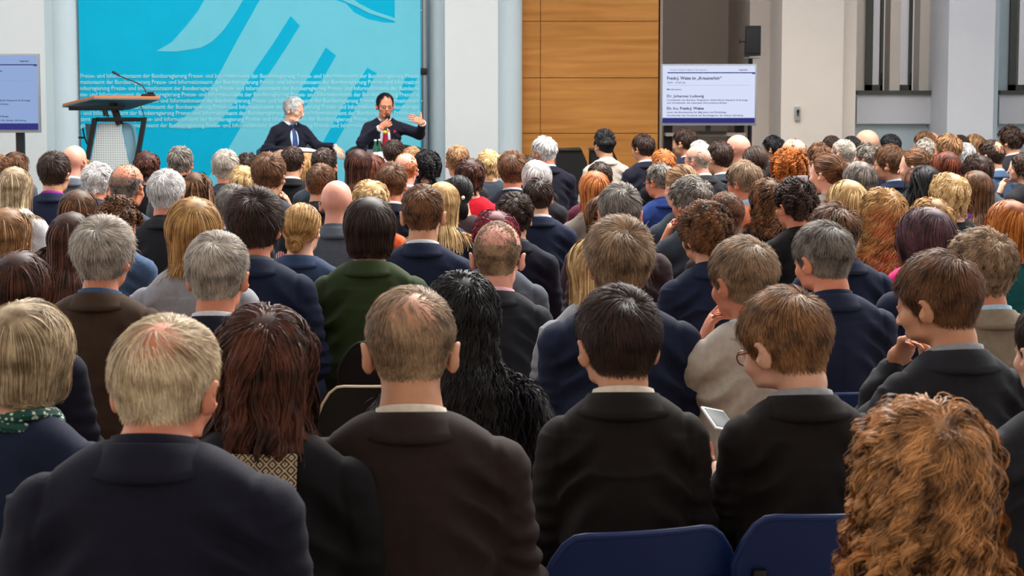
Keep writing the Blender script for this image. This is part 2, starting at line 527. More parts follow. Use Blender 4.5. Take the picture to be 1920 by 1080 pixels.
rel(MB().tube([(lp(194, 0).x, YL - .05, lp(0, 205).z), (lp(197, 0).x, YL - .05, lp(0, 217).z)], 0.025, 10).tube([(lp(200, 0).x, YL - .05, lp(0, 214).z), (lp(200, 0).x, YL - .05, lp(0, 219).z)], 0.012, 8).build('tilt_knob', M_BLACK), lec)
for (pa, pb) in (((178, 221), (163, 304)), ((271, 220), (256, 304))):
    a = lp(*pa); b = lp(*pb)
    k = (a.z - ZS) / (a.z - b.z)
    bot = a + (b - a) * k
    rel(MB().prism([(a.x - .022, YL - .02, a.z), (a.x + .022, YL - .02, a.z), (bot.x + .022, YL - .02, ZS), (bot.x - .022, YL - .02, ZS)], (0, .05, 0)).build('side_post', M_BLACK, smooth=False), lec)
a = lp(180, 226); b = lp(268, 224)
rel(MB().box((a.x, YL - .01, a.z - .01), (b.x, YL + .03, b.z + .02), 0.004).build('cross_bar', M_BLACK), lec)
P = [lp(182, 231), lp(224, 229), lp(240, 306), lp(168, 306)]
def ext_down(p, q):
    k = (p.z - ZS) / (p.z - q.z); return p + (q - p) * k
rel(MB().prism([(v.x, YL + .03, v.z) for v in (P[0], P[1], ext_down(P[1], P[2]), ext_down(P[0], P[3]))], (0, .012, 0)).build('perforated_panel', M_PERF, smooth=False), lec)
P = [lp(225, 230), lp(238, 232), lp(244, 240), lp(256, 306), lp(240, 306)]
rel(MB().prism([(v.x, YL + .05, v.z) for v in (P[0], P[1], P[2], ext_down(P[2], P[3]), ext_down(P[0], P[4]))], (0, .2, 0)).build('side_panel', mat('blue_grey_panel', (120, 160, 176), rough=0.5), smooth=False), lec)
P = [lp(155, 232), lp(176, 235), lp(164, 270), lp(160, 290)]
rel(MB().prism([(v.x, YL + .10, v.z) for v in P], (0, .01, 0)).build('inner_panel', M_UND, smooth=False), lec)
rel(MB().tube([lp(155, 240, YL + .1), lp(158, 256, YL + .1), lp(163, 270, YL + .1)], 0.008, 6).tube([lp(147, 258, YL + .1), lp(160, 258, YL + .1)], 0.010, 6).build('hook', M_BLACK), lec)
rel(MB().box((lp(150, 0).x, YL - .25, ZS), (lp(268, 0).x, YL + .3, ZS + .03), .01).build('foot_plate', M_BLACK), lec)
tag(lec, 'height adjustable lectern with wooden top and perforated steel panel on the stage', 'lectern')
# microphone on the lectern
mic = empty('gooseneck_microphone', lp(278, 180, YL + .1))
pts = [lp(p, q, YL + .1) for p, q in ((274, 176), (272, 168), (266, 160), (256, 155), (243, 150), (230, 145), (222, 141))]
rel(MB().tube(pts, 0.006, 8).build('gooseneck', M_BLACK), mic)
rel(MB().tube([lp(224, 142, YL + .1), lp(211, 134, YL + .1)], [0.010, 0.013], 10).build('microphone_head', M_BLACK), mic)
a = lp(264, 182, YL + .02); b = lp(287, 176, YL + .02)
rel(MB().box((a.x, YL + .02, a.z), (b.x, YL + .16, b.z), .012).box((a.x + .055, YL + .04, b.z), (b.x - .006, YL + .12, b.z + .018), .006).build('base', M_BLACK), mic)
rel(MB().tube([lp(264, 184, YL + .1), lp(263, 195, YL + .08), lp(267, 206, YL + .04), lp(270, 219, YL)], 0.004, 6).build('cable', M_BLACK), mic)
tag(mic, 'thin black gooseneck microphone on top of the lectern', 'microphone')

# ------------------------------------------------------------------ screens
def screen(pxa, pxb, pya, pyb, Y, glow, strength, label, lines, stand):
    a = at(pxa, pyb, Y); b = at(pxb, pya, Y)
    root = empty('television', ((a.x + b.x) / 2, Y, 0))
    bz = 0.016
    f = MB().box((a.x - bz, Y, a.z - bz * 1.8), (b.x + bz, Y + .05, b.z + bz), .006)
    rel(f.build('bezel', mat('bezel_silver', (150, 154, 160), rough=0.35, metal=0.4)), root)
    sm = mat('screen_glow_%d' % int(pxa + 200), (10, 10, 12), rough=0.4, emit=glow, estr=strength)
    rel(MB().box((a.x, Y - .003, a.z), (b.x, Y, b.z)).build('screen', sm, smooth=False), root)
    nv = mat('screen_navy', (5, 5, 20), emit=(38, 40, 128), estr=0.8, rough=0.4)
    zt0 = b.z - (b.z - a.z) * 0.125
    rel(MB().box((a.x, Y - .006, a.z), (b.x, Y - .003, a.z + (b.z - a.z) * 0.085)).build('footer_bar', nv, smooth=False), root)
    bars = MB().box((a.x + .045, Y - .006, zt0 - .005), (b.x, Y - .003, zt0 + .005))
    rel(bars.build('header_bar', nv, smooth=False), root)
    bb = MB().box((b.x - .03, Y - .006, zt0 - .012), (b.x, Y - .003, zt0 - .005))
    rel(bb.build('corner_tab', nv, smooth=False), root)
    zt1 = b.z - (b.z - a.z) * 0.345
    rel(MB().box((a.x + .045, Y - .005, zt1), (b.x - .045, Y - .003, zt1 + .002)).build('thin_rule', mat('screen_rule', (20, 20, 30), emit=(150, 160, 200), estr=0.7), smooth=False), root)
    tx = mat('screen_text', (8, 8, 20), emit=(52, 56, 110), estr=0.7)
    for (s, fx, fy, size, w, bold) in lines:
        p = (a.x + (b.x - a.x) * fx, Y - .006, b.z - (b.z - a.z) * fy)
        o = text('slide_text', s, p, size, tx, None, width=w * (b.x - a.x) if w else None, bold=bold)
        rel(o, root)
    stand(root, a, b, Y)
    tag(root, label, 'television')
    return root
def stand_right(root, a, b, Y):
    s = MB()
    m = (a.x + b.x) / 2
    s.box((m - .025, Y + .02, a.z - .09), (m + .025, Y + .05, a.z - .02)).box((m - .17, Y - .08, a.z - .10), (m + .17, Y + .12, a.z - .085))
    rel(s.build('table_foot', M_BLACK, smooth=False), root)
    for px, w in ((1257, .042), (1393, .045)):
        x = at(px, 0, Y).x
        rel(MB().box((x - w, Y + .15, 0), (x + w, Y + .2, a.z)).build('stand_post', M_BLACK, smooth=False), root)
    rel(MB().box((at(1250, 0, Y).x, Y - .05, a.z - .13), (at(1400, 0, Y).x, Y + .2, a.z - .1)).build('shelf', mat('shelf_grey', (128, 120, 112), rough=0.6), smooth=False), root)
def stand_left(root, a, b, Y):
    x = at(28, 0, Y).x
    rel(MB().box((x - .036, Y + .05, 0), (x + .036, Y + .1, a.z)).build('stand_post', M_BLACK, smooth=False), root)
    rel(MB().box((x - .3, Y - .15, 0), (x + .3, Y + .3, .03)).build('foot', M_BLACK, smooth=False), root)
rl = [('Zweiter Kongress Migration & Integration', .08, .085, .018, .40, 0), ('wegweiser', .82, .085, .022, .10, .0004),
      ('Frank-J. Weise im \u201eKreuzverh\u00f6r\u201c', .045, .245, .042, .59, .0012), ('18:30 - 19:30 Uhr', .045, .31, .02, .2, .0003), ('Moderation:', .045, .43, .022, .16, .0003),
      ('Dr. Johannes Ludewig', .045, .555, .036, .40, .0008), ('Vorsitzender des Beirates, Wegweiser GmbH Berlin Research & Strategy', .045, .615, .02, .88, .0004),
      ('und Vorsitzender des nationalen Normenkontrollrates', .045, .665, .02, .65, .0004), ('Dr. h.c. Frank-J. Weise', .045, .77, .036, .40, .0012),
      ('Leiter des Bundesamtes f\u00fcr Migration und Fl\u00fcchtlinge,', .045, .83, .02, .65, .0004), ('Vorsitzender des Vorstands der Bundesagentur f\u00fcr Arbeit, N\u00fcrnberg', .045, .885, .02, .83, .0004)]
screen(1242, 1416, 123, 230, 17.6, (212, 220, 246), 1.0, 'flat screen showing a slide under the loudspeaker, beside the wooden wall', rl, stand_right)
screen(-108, 69, 104, 243, 16.6, (142, 168, 214), 0.95, 'flat screen on a black post before the white wall beside the lectern', rl, stand_left)

# loudspeaker on its pole
YP = 17.9
a = at(1396, 106, YP); b = at(1427, 48, YP)
ls = empty('loudspeaker', ((a.x + b.x) / 2, YP, 0))
body = MB().prism([(a.x, YP, a.z), (b.x, YP, a.z + .01), (b.x, YP, b.z), (a.x + .01, YP, b.z)], (0.02, .2, 0)).build('cabinet', M_BLACK, smooth=False); rel(body, ls)
rel(MB().box((a.x + .012, YP - .012, a.z + .03), (b.x - .012, YP, b.z - .03), .006).build('grille', mat('grille_black', (26, 26, 28), rough=0.6, bump=0.4, bscale=400)), ls)
rel(MB().tube([(a.x - .03, YP + .06, (a.z + b.z) / 2), (a.x + .01, YP + .06, (a.z + b.z) / 2)], .01, 8).box((a.x - .045, YP + .045, (a.z + b.z) / 2 - .02), (a.x - .03, YP + .075, (a.z + b.z) / 2 + .02), .004).build('bracket_knob', M_BLACK), ls)
rel(MB().box((a.x, YP + .02, a.z - .02), (b.x, YP + .18, a.z - .004), .004).build('mount_plate', M_STEEL), ls)
xm = at(1411, 0, YP).x
rel(MB().tube([(xm, YP + .1, 0.02), (xm, YP + .1, a.z - .02)], .022, 12).build('pole', M_BLACK), ls)
for an in (30, 150, 270):
    rel(MB().tube([(xm, YP + .1, .55), (xm + .45 * math.cos(R(an)), YP + .1 + .45 * math.sin(R(an)), .012)], .012, 8).build('leg', M_BLACK), ls)
tag(ls, 'black loudspeaker on a pole above the flat screen', 'loudspeaker')
# ------------------------------------------------------------------ implicit bodies -> meshes
def _n(v): return np.asarray(v, dtype=np.float32)

class Cap:
    def __init__(s, a, b, r1, r2=None, k=0.02, op='u'):
        s.a, s.b, s.r1, s.r2, s.k, s.op = _n(a), _n(b), r1, (r1 if r2 is None else r2), k, op
        m = max(s.r1, s.r2) + k + 0.03
        s.lo = np.minimum(s.a, s.b) - m; s.hi = np.maximum(s.a, s.b) + m
    def ev(s, x, y, z):
        ba = s.b - s.a; d2 = float(ba @ ba) + 1e-12
        px, py, pz = x - s.a[0], y - s.a[1], z - s.a[2]
        h = np.clip((px * ba[0] + py * ba[1] + pz * ba[2]) / d2, 0, 1)
        return np.sqrt((px - h * ba[0]) ** 2 + (py - h * ba[1]) ** 2 + (pz - h * ba[2]) ** 2) - (s.r1 + (s.r2 - s.r1) * h)

class Ell:
    def __init__(s, c, r, rot=None, k=0.02, op='u'):
        s.c, s.r, s.k, s.op = _n(c), _n(r), k, op
        s.M = None if rot is None else np.array(rot.transposed(), dtype=np.float32)   # world -> local
        m = float(max(r)) + k + 0.03
        s.lo = s.c - m; s.hi = s.c + m
    def ev(s, x, y, z):
        px, py, pz = x - s.c[0], y - s.c[1], z - s.c[2]
        if s.M is not None:
            M = s.M
            px, py, pz = M[0, 0] * px + M[0, 1] * py + M[0, 2] * pz, M[1, 0] * px + M[1, 1] * py + M[1, 2] * pz, M[2, 0] * px + M[2, 1] * py + M[2, 2] * pz
        qx, qy, qz = px / s.r[0], py / s.r[1], pz / s.r[2]
        k0 = np.sqrt(qx * qx + qy * qy + qz * qz) + 1e-9
        k1 = np.sqrt((qx / s.r[0]) ** 2 + (qy / s.r[1]) ** 2 + (qz / s.r[2]) ** 2) + 1e-9
        return k0 * (k0 - 1) / k1

def comb(F0, d, k, op):
    if op == 'u':
        h = np.maximum(k - np.abs(F0 - d), 0) / k
        return np.minimum(F0, d) - h * h * k * 0.25
    d = -d
    h = np.maximum(k - np.abs(F0 - d), 0) / k
    return np.maximum(F0, d) + h * h * k * 0.25

def field_at(prims, P):
    x, y, z = P[..., 0], P[..., 1], P[..., 2]
    f = np.full(x.shape, 1.0, dtype=np.float32)
    for p in prims:
        f = comb(f, p.ev(x, y, z), max(p.k, 1e-4), p.op)
    return f

def grad_at(prims, P, e=0.003):
    g = np.empty(P.shape, dtype=np.float32)
    for i in range(3):
        d = np.zeros(3, dtype=np.float32); d[i] = e
        g[..., i] = field_at(prims, P + d) - field_at(prims, P - d)
    return g / (np.linalg.norm(g, axis=-1, keepdims=True) + 1e-9)

def axis(*seg):
    """axis((a, b, step), ...) -> one increasing list of coordinates"""
    out = []
    for a, b, st in seg:
        n = max(1, int(round((b - a) / st)))
        out.extend(list(a + (b - a) * np.arange(n) / n))
    out.append(seg[-1][1])
    return np.array(out, dtype=np.float32)

def surface(prims, xs, ys, zs):
    Fd = np.full((len(xs), len(ys), len(zs)), 1.0, dtype=np.float32)
    for p in prims:
        i0, i1 = np.searchsorted(xs, [p.lo[0], p.hi[0]]); j0, j1 = np.searchsorted(ys, [p.lo[1], p.hi[1]]); k0, k1 = np.searchsorted(zs, [p.lo[2], p.hi[2]])
        if i1 <= i0 or j1 <= j0 or k1 <= k0:
            continue
        d = p.ev(xs[i0:i1, None, None], ys[None, j0:j1, None], zs[None, None, k0:k1])
        Fd[i0:i1, j0:j1, k0:k1] = comb(Fd[i0:i1, j0:j1, k0:k1], d, max(p.k, 1e-4), p.op)
    ins = Fd < 0
    nx, ny, nz = Fd.shape
    cnt = np.zeros((nx - 1, ny - 1, nz - 1), dtype=np.int8)
    for a in (0, 1):
        for b in (0, 1):
            for c in (0, 1):
                cnt += ins[a:nx - 1 + a, b:ny - 1 + b, c:nz - 1 + c]
    act = (cnt > 0) & (cnt < 8)
    I, J, K = np.nonzero(act)
    idx = np.full(act.shape, -1, dtype=np.int32); idx[I, J, K] = np.arange(len(I))
    pos = np.zeros((len(I), 3), dtype=np.float64); num = np.zeros(len(I))
    corners = [(a, b, c) for a in (0, 1) for b in (0, 1) for c in (0, 1)]
    val = {c: Fd[I + c[0], J + c[1], K + c[2]] for c in corners}
    cp = {c: np.stack([xs[I + c[0]], ys[J + c[1]], zs[K + c[2]]], 1) for c in corners}
    for c in corners:
        for ax in range(3):
            if c[ax] == 0:
                d = list(c); d[ax] = 1; d = tuple(d)
                m = (val[c] < 0) != (val[d] < 0)
                t = val[c] / (val[c] - val[d] + 1e-12)
                pt = cp[c] + (cp[d] - cp[c]) * t[:, None]
                pos[m] += pt[m]; num[m] += 1
    pos /= np.maximum(num, 1)[:, None]
    quads = []
    for ax in range(3):
        sl0 = [slice(1, n - 1) for n in (nx, ny, nz)]; sl1 = list(sl0)
        sl0[ax] = slice(0, (nx, ny, nz)[ax] - 1); sl1[ax] = slice(1, (nx, ny, nz)[ax])
        A = ins[tuple(sl0)]; B = ins[tuple(sl1)]
        cr = A != B
        off = np.argwhere(cr)
        if not len(off): continue
        flip = A[cr]
        g = off.copy()
        for t in range(3):
            if t != ax: g[:, t] += 1
        u, v = [(1, 2), (2, 0), (0, 1)][ax]
        def cell(du, dv):
            c = g.copy(); c[:, u] += du; c[:, v] += dv
            return idx[c[:, 0], c[:, 1], c[:, 2]]
        q = np.stack([cell(-1, -1), cell(0, -1), cell(0, 0), cell(-1, 0)], 1)
        q[~flip] = q[~flip][:, ::-1]
        quads.append(q)
    q = np.concatenate(quads)
    q = q[(q >= 0).all(1)]
    return pos.astype(np.float32), q.astype(np.int32)

def mesh_from(name, V, Q, mi=None, smooth=True):
    me = bpy.data.meshes.new(name)
    me.vertices.add(len(V)); me.vertices.foreach_set('co', np.ascontiguousarray(V, dtype=np.float32).ravel())
    k = Q.shape[1]
    me.loops.add(len(Q) * k); me.loops.foreach_set('vertex_index', np.ascontiguousarray(Q, dtype=np.int32).ravel())
    me.polygons.add(len(Q)); me.polygons.foreach_set('loop_start', np.arange(0, len(Q) * k, k, dtype=np.int32))
    me.polygons.foreach_set('use_smooth', np.full(len(Q), smooth))
    if mi is not None:
        me.polygons.foreach_set('material_index', np.ascontiguousarray(mi, dtype=np.int32))
    me.update(calc_edges=True)
    return me

def hash3(ix, iy, iz, seed):
    h = (ix * 374761393 + iy * 668265263 + iz * 2147483647 + seed * 974634777) & 0xffffffff
    h = ((h ^ (h >> 13)) * 1274126177) & 0xffffffff
    return ((h ^ (h >> 16)) & 0xffff) / 65535.0
def vnoise(P, seed=0):
    P = np.asarray(P, dtype=np.float64)
    i = np.floor(P).astype(np.int64); f = P - i; f = f * f * (3 - 2 * f)
    r = 0
    for a in (0, 1):
        for b in (0, 1):
            for c in (0, 1):
                w = (f[:, 0] if a else 1 - f[:, 0]) * (f[:, 1] if b else 1 - f[:, 1]) * (f[:, 2] if c else 1 - f[:, 2])
                r = r + w * hash3(i[:, 0] + a, i[:, 1] + b, i[:, 2] + c, seed)
    return r * 2 - 1

# person space: floor under the pelvis is the origin, facing +y, head centre at HC
HC = np.array([0, 0.045, 1.190], dtype=np.float32)
PIV = np.array([0, 0.012, 1.125], dtype=np.float32)     # where the head turns on the neck

def hx(x, y, z): return (x, y + HC[1], z + HC[2])
def head_prims():
    rot = lambda s: (Matrix.Rotation(R(-24 * s), 3, 'Z') @ Matrix.Rotation(R(9 * s), 3, 'Y') @ Matrix.Rotation(R(-10), 3, 'X'))
    L = [Ell(hx(0, -.010, .047), (.0745, .094, .080), k=.01),
         Ell(hx(0, -.046, .022), (.064, .056, .060), k=.03),
         Ell(hx(0, .036, -.018), (.055, .052, .084), k=.035),
         Ell(hx(0, .030, -.064), (.045, .044, .036), k=.03),
         Ell(hx(0, .074, -.088), (.018, .014, .014), k=.02)]
    for s in (-1, 1):
        L += [Cap(hx(s * .010, .084, .024), hx(s * .038, .074, .024), .008, .009, k=.014),
              Ell(hx(s * .043, .060, -.018), (.018, .018, .016), k=.025),
              Ell(hx(s * .031, .097, .006), (.015, .013, .010), k=.012, op='s'),
              Ell(hx(s * .031, .079, .006), (.0125, .0125, .0125), k=.002),
              Ell(hx(s * .032, .083, .0145), (.015, .010, .005), k=.004),
              Ell(hx(s * .011, .103, -.026), (.007, .009, .006), k=.006)]
    L += [Cap(hx(0, .090, .016), hx(0, .112, -.021), .006, .010, k=.010),
          Cap(hx(-.018, .084, -.051), hx(.018, .084, -.051), .006, .006, k=.008),
          Cap(hx(-.014, .083, -.060), hx(.014, .083, -.060), .007, .007, k=.006),
          Cap(hx(-.022, .094, -.0555), hx(.022, .094, -.0555), .0028, .0028, k=.003, op='s')]
    for s in (-1, 1):
        L += [Ell(hx(s * .083, -.016, -.002), (.0075, .020, .032), rot(s), k=.006),
              Ell(hx(s * .076, -.010, -.010), (.012, .012, .018), k=.008),
              Ell(hx(s * .0895, -.006, .003), (.006, .010, .016), rot(s), k=.004, op='s')]
    return L
def neck_prims(w=1.0):
    return [Cap(hx(0, -.026, -.03), (0, .000, 1.03), .052 * w, .060 * w, k=.030),
            Ell((0, -.010, 1.020), (.085, .050, .045), k=.04)]

def hand_prims(wrist, fwd, palm, s, curl=0.5, spread=1.0, size=1.0, thumb_up=False, point=None):
    """a hand: wrist point, fwd = direction of the palm, palm = outward normal of the palm side, s = +1 thumb on the +side"""
    wrist, fwd, palm = Vector(wrist), Vector(fwd).normalized(), Vector(palm)
    palm = (palm - fwd * palm.dot(fwd)).normalized()
    side = fwd.cross(palm).normalized() * s
    L = []
    z = size
    ctr = wrist + fwd * .045 * z
    rot = Matrix((side, fwd, palm)).transposed()
    L.append(Ell(ctr, (.040 * z, .050 * z, .015 * z), rot, k=.012))
    lens = (.072, .080, .074, .058)
    for i in range(4):
        base = wrist + fwd * .080 * z + side * (.030 - .020 * i) * z
        d = (fwd + side * (.10 - .07 * i) * spread).normalized()
        c = curl if (point is None or i != point) else 0.02
        p = base
        rr = .0088 * z
        for j, fr in enumerate((.45, .32, .23)):
            ang = c * (0.7 + 0.5 * j)
            d = (d * math.cos(ang) + palm * math.sin(ang)).normalized()
            q = p + d * lens[i] * fr * z
            L.append(Cap(p, q, rr, rr * .9, k=.003))
            p = q; rr *= .92
    tb = wrist + fwd * .022 * z + side * .026 * z
    td = (fwd * .55 + side * (.85) + palm * .25).normalized() if not thumb_up else (side * 1.0 + fwd * .25).normalized()
    t1 = tb + td * .040 * z
    td2 = (td + fwd * .5 + palm * curl * .7).normalized() if not thumb_up else td
    t2 = t1 + td2 * .030 * z
    L += [Cap(tb, t1, .0125 * z, .0105 * z, k=.010), Cap(t1, t2, .0102 * z, .0085 * z, k=.003)]
    return L

ARM = {   # shoulder, elbow, wrist, hand direction, palm normal
    'lap': ((.150, -.005, .972), (.188, .035, .735), (.085, .245, .655), (-.6, .7, -.15), (0, .1, -1), .45),
    'cheek': ((.150, -.005, .972), (.188, .180, .780), (.105, .165, 1.000), (-.28, -.25, .95), (-1, -.1, 0), .75),
    'phone': ((.150, -.005, .972), (.188, .110, .735), (.135, .270, .820), (-.1, .85, .35), (0, -.35, 1), .5),
    'chin': ((.150, -.005, .972), (.175, .225, .800), (.060, .235, 1.010), (-.35, -.45, .80), (-.3, -1, 0), 1.1),
}
def arm_prims(kind, s, r=1.0):
    sh, el, wr, fd, pn, curl = ARM[kind]
    m = lambda v: (v[0] * s, v[1], v[2])
    L = [Cap(m(sh), m(el), .040 * r, .034 * r, k=.03), Cap(m(el), m(wr), .038 * r, .025 * r, k=.02)]
    return L + hand_prims(m(wr), m(fd), m(pn), (1 if s < 0 else -1), curl)
def lower_prims():
    L = [Ell((0, 0, .55), (.150, .115, .105), k=.05)]
    for s in (-1, 1):
        L += [Cap((s * .09, .03, .52), (s * .11, .42, .51), .082, .056, k=.04),
              Cap((s * .11, .42, .51), (s * .12, .36, .10), .054, .038, k=.03),
              Cap((s * .12, .34, .05), (s * .13, .53, .035), .036, .030, k=.02)]
    return L
def body_prims(left='lap', right='lap', neck=1.0):
    L = [Ell((0, .015, .70), (.13, .10, .15), k=.05), Ell((0, .005, .88), (.13, .095, .15), k=.05), Cap((-.11, -.01, .975), (.11, -.01, .975), .040, k=.05)]
    return L + lower_prims() + neck_prims(neck) + arm_prims(left, -1) + arm_prims(right, 1) + head_prims()

class Proto:
    pass
def body_proto(left, right, hi, neck=1.0):
    pr = body_prims(left, right, neck)
    if hi:
        xs = axis((-.33, -.12, .018), (-.12, .12, .0050), (.12, .33, .018))
        ys = axis((-.16, -.075, .018), (-.075, .17, .0050), (.17, .62, .022))
        zs = axis((-.01, .56, .035), (.56, .96, .018), (.96, 1.06, .009), (1.06, 1.34, .0050))
    else:
        xs = axis((-.34, -.11, .036), (-.11, .11, .0125), (.11, .34, .036))
        ys = axis((-.17, -.08, .024), (-.08, .18, .0125), (.18, .63, .045))
        zs = axis((-.02, 1.06, .050), (1.06, 1.34, .0120))
    V, Q = surface(pr, xs, ys, zs)
    P = Proto(); P.V, P.Q = V, Q
    c = V[Q].mean(1)
    mi = np.zeros(len(Q), dtype=np.int32)
    for s in (-1, 1):
        e = np.array(hx(s * .031, .079, .006))
        d = np.linalg.norm((c - e) * np.array([1, 1, 1.15]), axis=1)
        w = (d < .0142) & (c[:, 1] > e[1] + .006) & (np.abs(c[:, 2] - e[2]) < .0068)
        mi[w] = 1
        w2 = w & (np.hypot(c[:, 0] - e[0], c[:, 2] - e[2]) < .0062)
        mi[w2] = 2
    lp_ = (np.abs(c[:, 2] - (HC[2] - .0555)) < .0105) & (np.abs(c[:, 0]) < .024) & (c[:, 1] > HC[1] + .080)
    mi[lp_] = 3
    P.mi = mi
    return P

# cloth
def jacket_prims(left='lap', right='lap', slim=False, padded=True, wide=1.0):
    t = .965 if slim else 1.0
    sh = .138 * t * wide
    L = [Ell((0, .010, .865), (.158 * t * wide, .130, .200), k=.03),
         Ell((0, .005, .66), (.148 * t * wide, .136, .17), k=.08),
         Ell((0, .010, .54), (.170 * t * wide, .150, .09), k=.06),
         Cap((-.060, -.012, 1.020), (.060, -.012, 1.020), .052, k=.06)]
    for s, kind in ((-1, left), (1, right)):
        _, el, wr, fd, pn, cu = ARM[kind]
        m = lambda v: (v[0] * s * (wide if v[0] > .15 else 1), v[1], v[2])
        L += [Cap((s * .05, -.014, 1.016), (s * sh * 1.03, -.008, .984 if padded else .974), .048, .053 if padded else .046, k=.045),
              Cap((s * max(sh * 1.09, .149), -.004, .966), m(el), .058 * t, .049 * t, k=.025),
              Cap(m(el), tuple(np.array(m(wr)) * .93 + np.array(m(el)) * .07), .050 * t, .037 * t, k=.03)]
    L += [Cap((0, .008, 1.30), (0, .006, 1.075), .050, .056, k=.012, op='s'),
          Cap((0, .110, 1.10), (0, .150, .93), .050, .016, k=.012, op='s')]
    return L
def wrinkle(V, N, seed, amp, hi):
    x, y, z = V[:, 0], V[:, 1], V[:, 2]
    torso = np.clip((.185 - np.abs(x)) / .04, 0, 1)
    w = vnoise(V * 5, seed)[:, None] * .06
    P = V + w
    a = 1 - np.abs(vnoise(P * np.array([5.5, 7, 15]), seed + 1))
    folds = np.clip(a - .72, 0, 1) * 3.2
    # pulls running from the armpit up to the blade and down to the waist
    arm = np.exp(-((np.abs(x) - .13) / .06) ** 2 - ((z - .90) / .10) ** 2)
    pull = np.sin((np.abs(x) * 60 + z * 78) + 3 * vnoise(V * 8, seed + 2)) * arm
    sag = np.exp(-((z - .93) / .05) ** 2 - (x / .13) ** 2) * (y < 0) * np.sin(z * 190 + (x * 16) ** 2 + 2 * vnoise(V * 6, seed + 5))
    sleeve = (1 - torso)
    elbow = np.exp(-((z - .77) / .10) ** 2)
    sl = np.sin(z * 150 + 4 * vnoise(V * 9, seed + 3)) * sleeve * (.12 + elbow * .8)
    low = vnoise(V * np.array([7, 7, 9]), seed + 4)
    d = amp * 1.25 * (folds * .9 * (z < 1.0) + pull * 1.5 * torso + np.clip(pull, 0, 1) ** 2 * 1.2 + sag * .12 + sl * 1.0 + low * 1.1)
    if hi:
        # sleeve seam and the seam down the back
        s = np.abs(np.abs(x) - (.147 + (1.02 - z) * .10))
        d -= .0045 * np.exp(-(s / .006) ** 2) * (z > .86)
        d -= .0020 * np.exp(-(x / .004) ** 2) * (y < -.03) * (z < 1.03)
    return V + N * d[:, None]
def vnormals(V, Q):
    n = np.cross(V[Q[:, 2]] - V[Q[:, 0]], V[Q[:, 3]] - V[Q[:, 1]])
    N = np.zeros_like(V)
    for i in range(4):
        np.add.at(N, Q[:, i], n)
    return N / (np.linalg.norm(N, axis=1, keepdims=True) + 1e-9)
def jacket_mesh(name, left, right, hi, seed, **kw):
    pr = jacket_prims(left, right, **kw)
    if hi:
        xs = axis((-.34, .34, .0075)); ys = axis((-.18, .14, .0075), (.14, .36, .012)); zs = axis((.42, .72, .014), (.72, 1.10, .0065))
    else:
        xs = axis((-.34, .34, .02)); ys = axis((-.18, .36, .022)); zs = axis((.42, .80, .035), (.80, 1.10, .017))
    V, Q = surface(pr, xs, ys, zs)
    V = wrinkle(V, vnormals(V, Q), seed, .0052 if not kw.get('slim') else .0035, hi)
    return mesh_from(name, V, Q)

def collar_mesh(name, kind, hi):
    """folded collar swept around the neck; kind jacket | shirt | round"""
    nth = 48 if hi else 20
    if kind == 'shirt':
        th = np.linspace(-150, 150, nth)
    elif kind == 'round':
        th = np.linspace(-180, 180, nth)
    else:
        th = np.linspace(-158, 158, nth)
    rows = []
    for t in th:
        a = R(t); f = (1 - math.cos(a)) / 2             # 0 at the nape, 1 at the throat
        sx, cy = math.sin(a), -math.cos(a)
        if kind == 'shirt':
            rx, ry = .0605, .064
            z = 1.097 - .040 * f
            prof = [(0, -.045), (-.001, .006), (.0015, .011), (.005, .010), (.010, -.006), (.010, -.04)]
            c = (0, .006)
            lean = 0
        elif kind == 'round':
            rx, ry = .068, .068
            z = 1.062 - .045 * f
            prof = [(-.004, -.03), (-.003, .004), (.001, .008), (.006, .005), (.010, -.03)]
            c = (0, .010)
            lean = 0
        else:
            rx, ry = .069, .073
            z = 1.084 - .028 * f - .20 * max(0, f - .55) ** 1.15
            s = .008 + .020 * (1 - f) + .03 * max(0, f - .5)
            q = .55 * min(1, f / .30) * (1 - min(1, max(0, f - .5) / .3))
            prof = [(-.002, -.045), (-.003, .004), (.001, .011), (.007, .010), (.014 + .006 * q, -.006 + .004 * q), (.020 + s * .2 + .016 * q, -.020 - s * .25 + .010 * q), (.025 + s * .3 + .024 * q, -.032 - s * .3 + .016 * q), (.018 + s * .3 + .022 * q, -.046 + .010 * q)]
            c = (0, .004 + .045 * max(0, f - .5))
            lean = 0
        rows.append([(c[0] + sx * (rx + o), c[1] + cy * (ry + o), z + h) for o, h in prof])
    V = np.array(rows, dtype=np.float32)
    n, m, _ = V.shape
    i, j = np.meshgrid(np.arange(n - 1), np.arange(m - 1), indexing='ij')
    a = (i * m + j).ravel()
    Q = np.stack([a, a + 1, a + m + 1, a + m], 1)
    # close the open ends
    return mesh_from(name, V.reshape(-1, 3), Q)

def trousers_mesh(name, hi=False):
    L = [Ell((0, .0, .55), (.165, .130, .115), k=.05)]
    for s in (-1, 1):
        L += [Cap((s * .08, .03, .525), (s * .10, .34, .515), .092, .070, k=.04), Cap((s * .10, .34, .515), (s * .11, .27, .12), .066, .054, k=.03)]
    V, Q = surface(L, axis((-.22, .22, .03)), axis((-.2, .54, .035)), axis((.03, .72, .035)))
    return mesh_from(name, V, Q)
def shoe_mesh(s):
    q = MB()
    q.tube([(s * .110, .205, .050), (s * .110, .225, .052), (s * .113, .30, .048), (s * .117, .40, .036), (s * .120, .455, .030)], [.030, .043, .044, .040, .020], 14)
    q.box((s * .116 - .038, .195, .0), (s * .116 + .038, .465, .012), .004)
    o = q.build('shoe'); me = o.data; bpy.data.objects.remove(o)
    return me
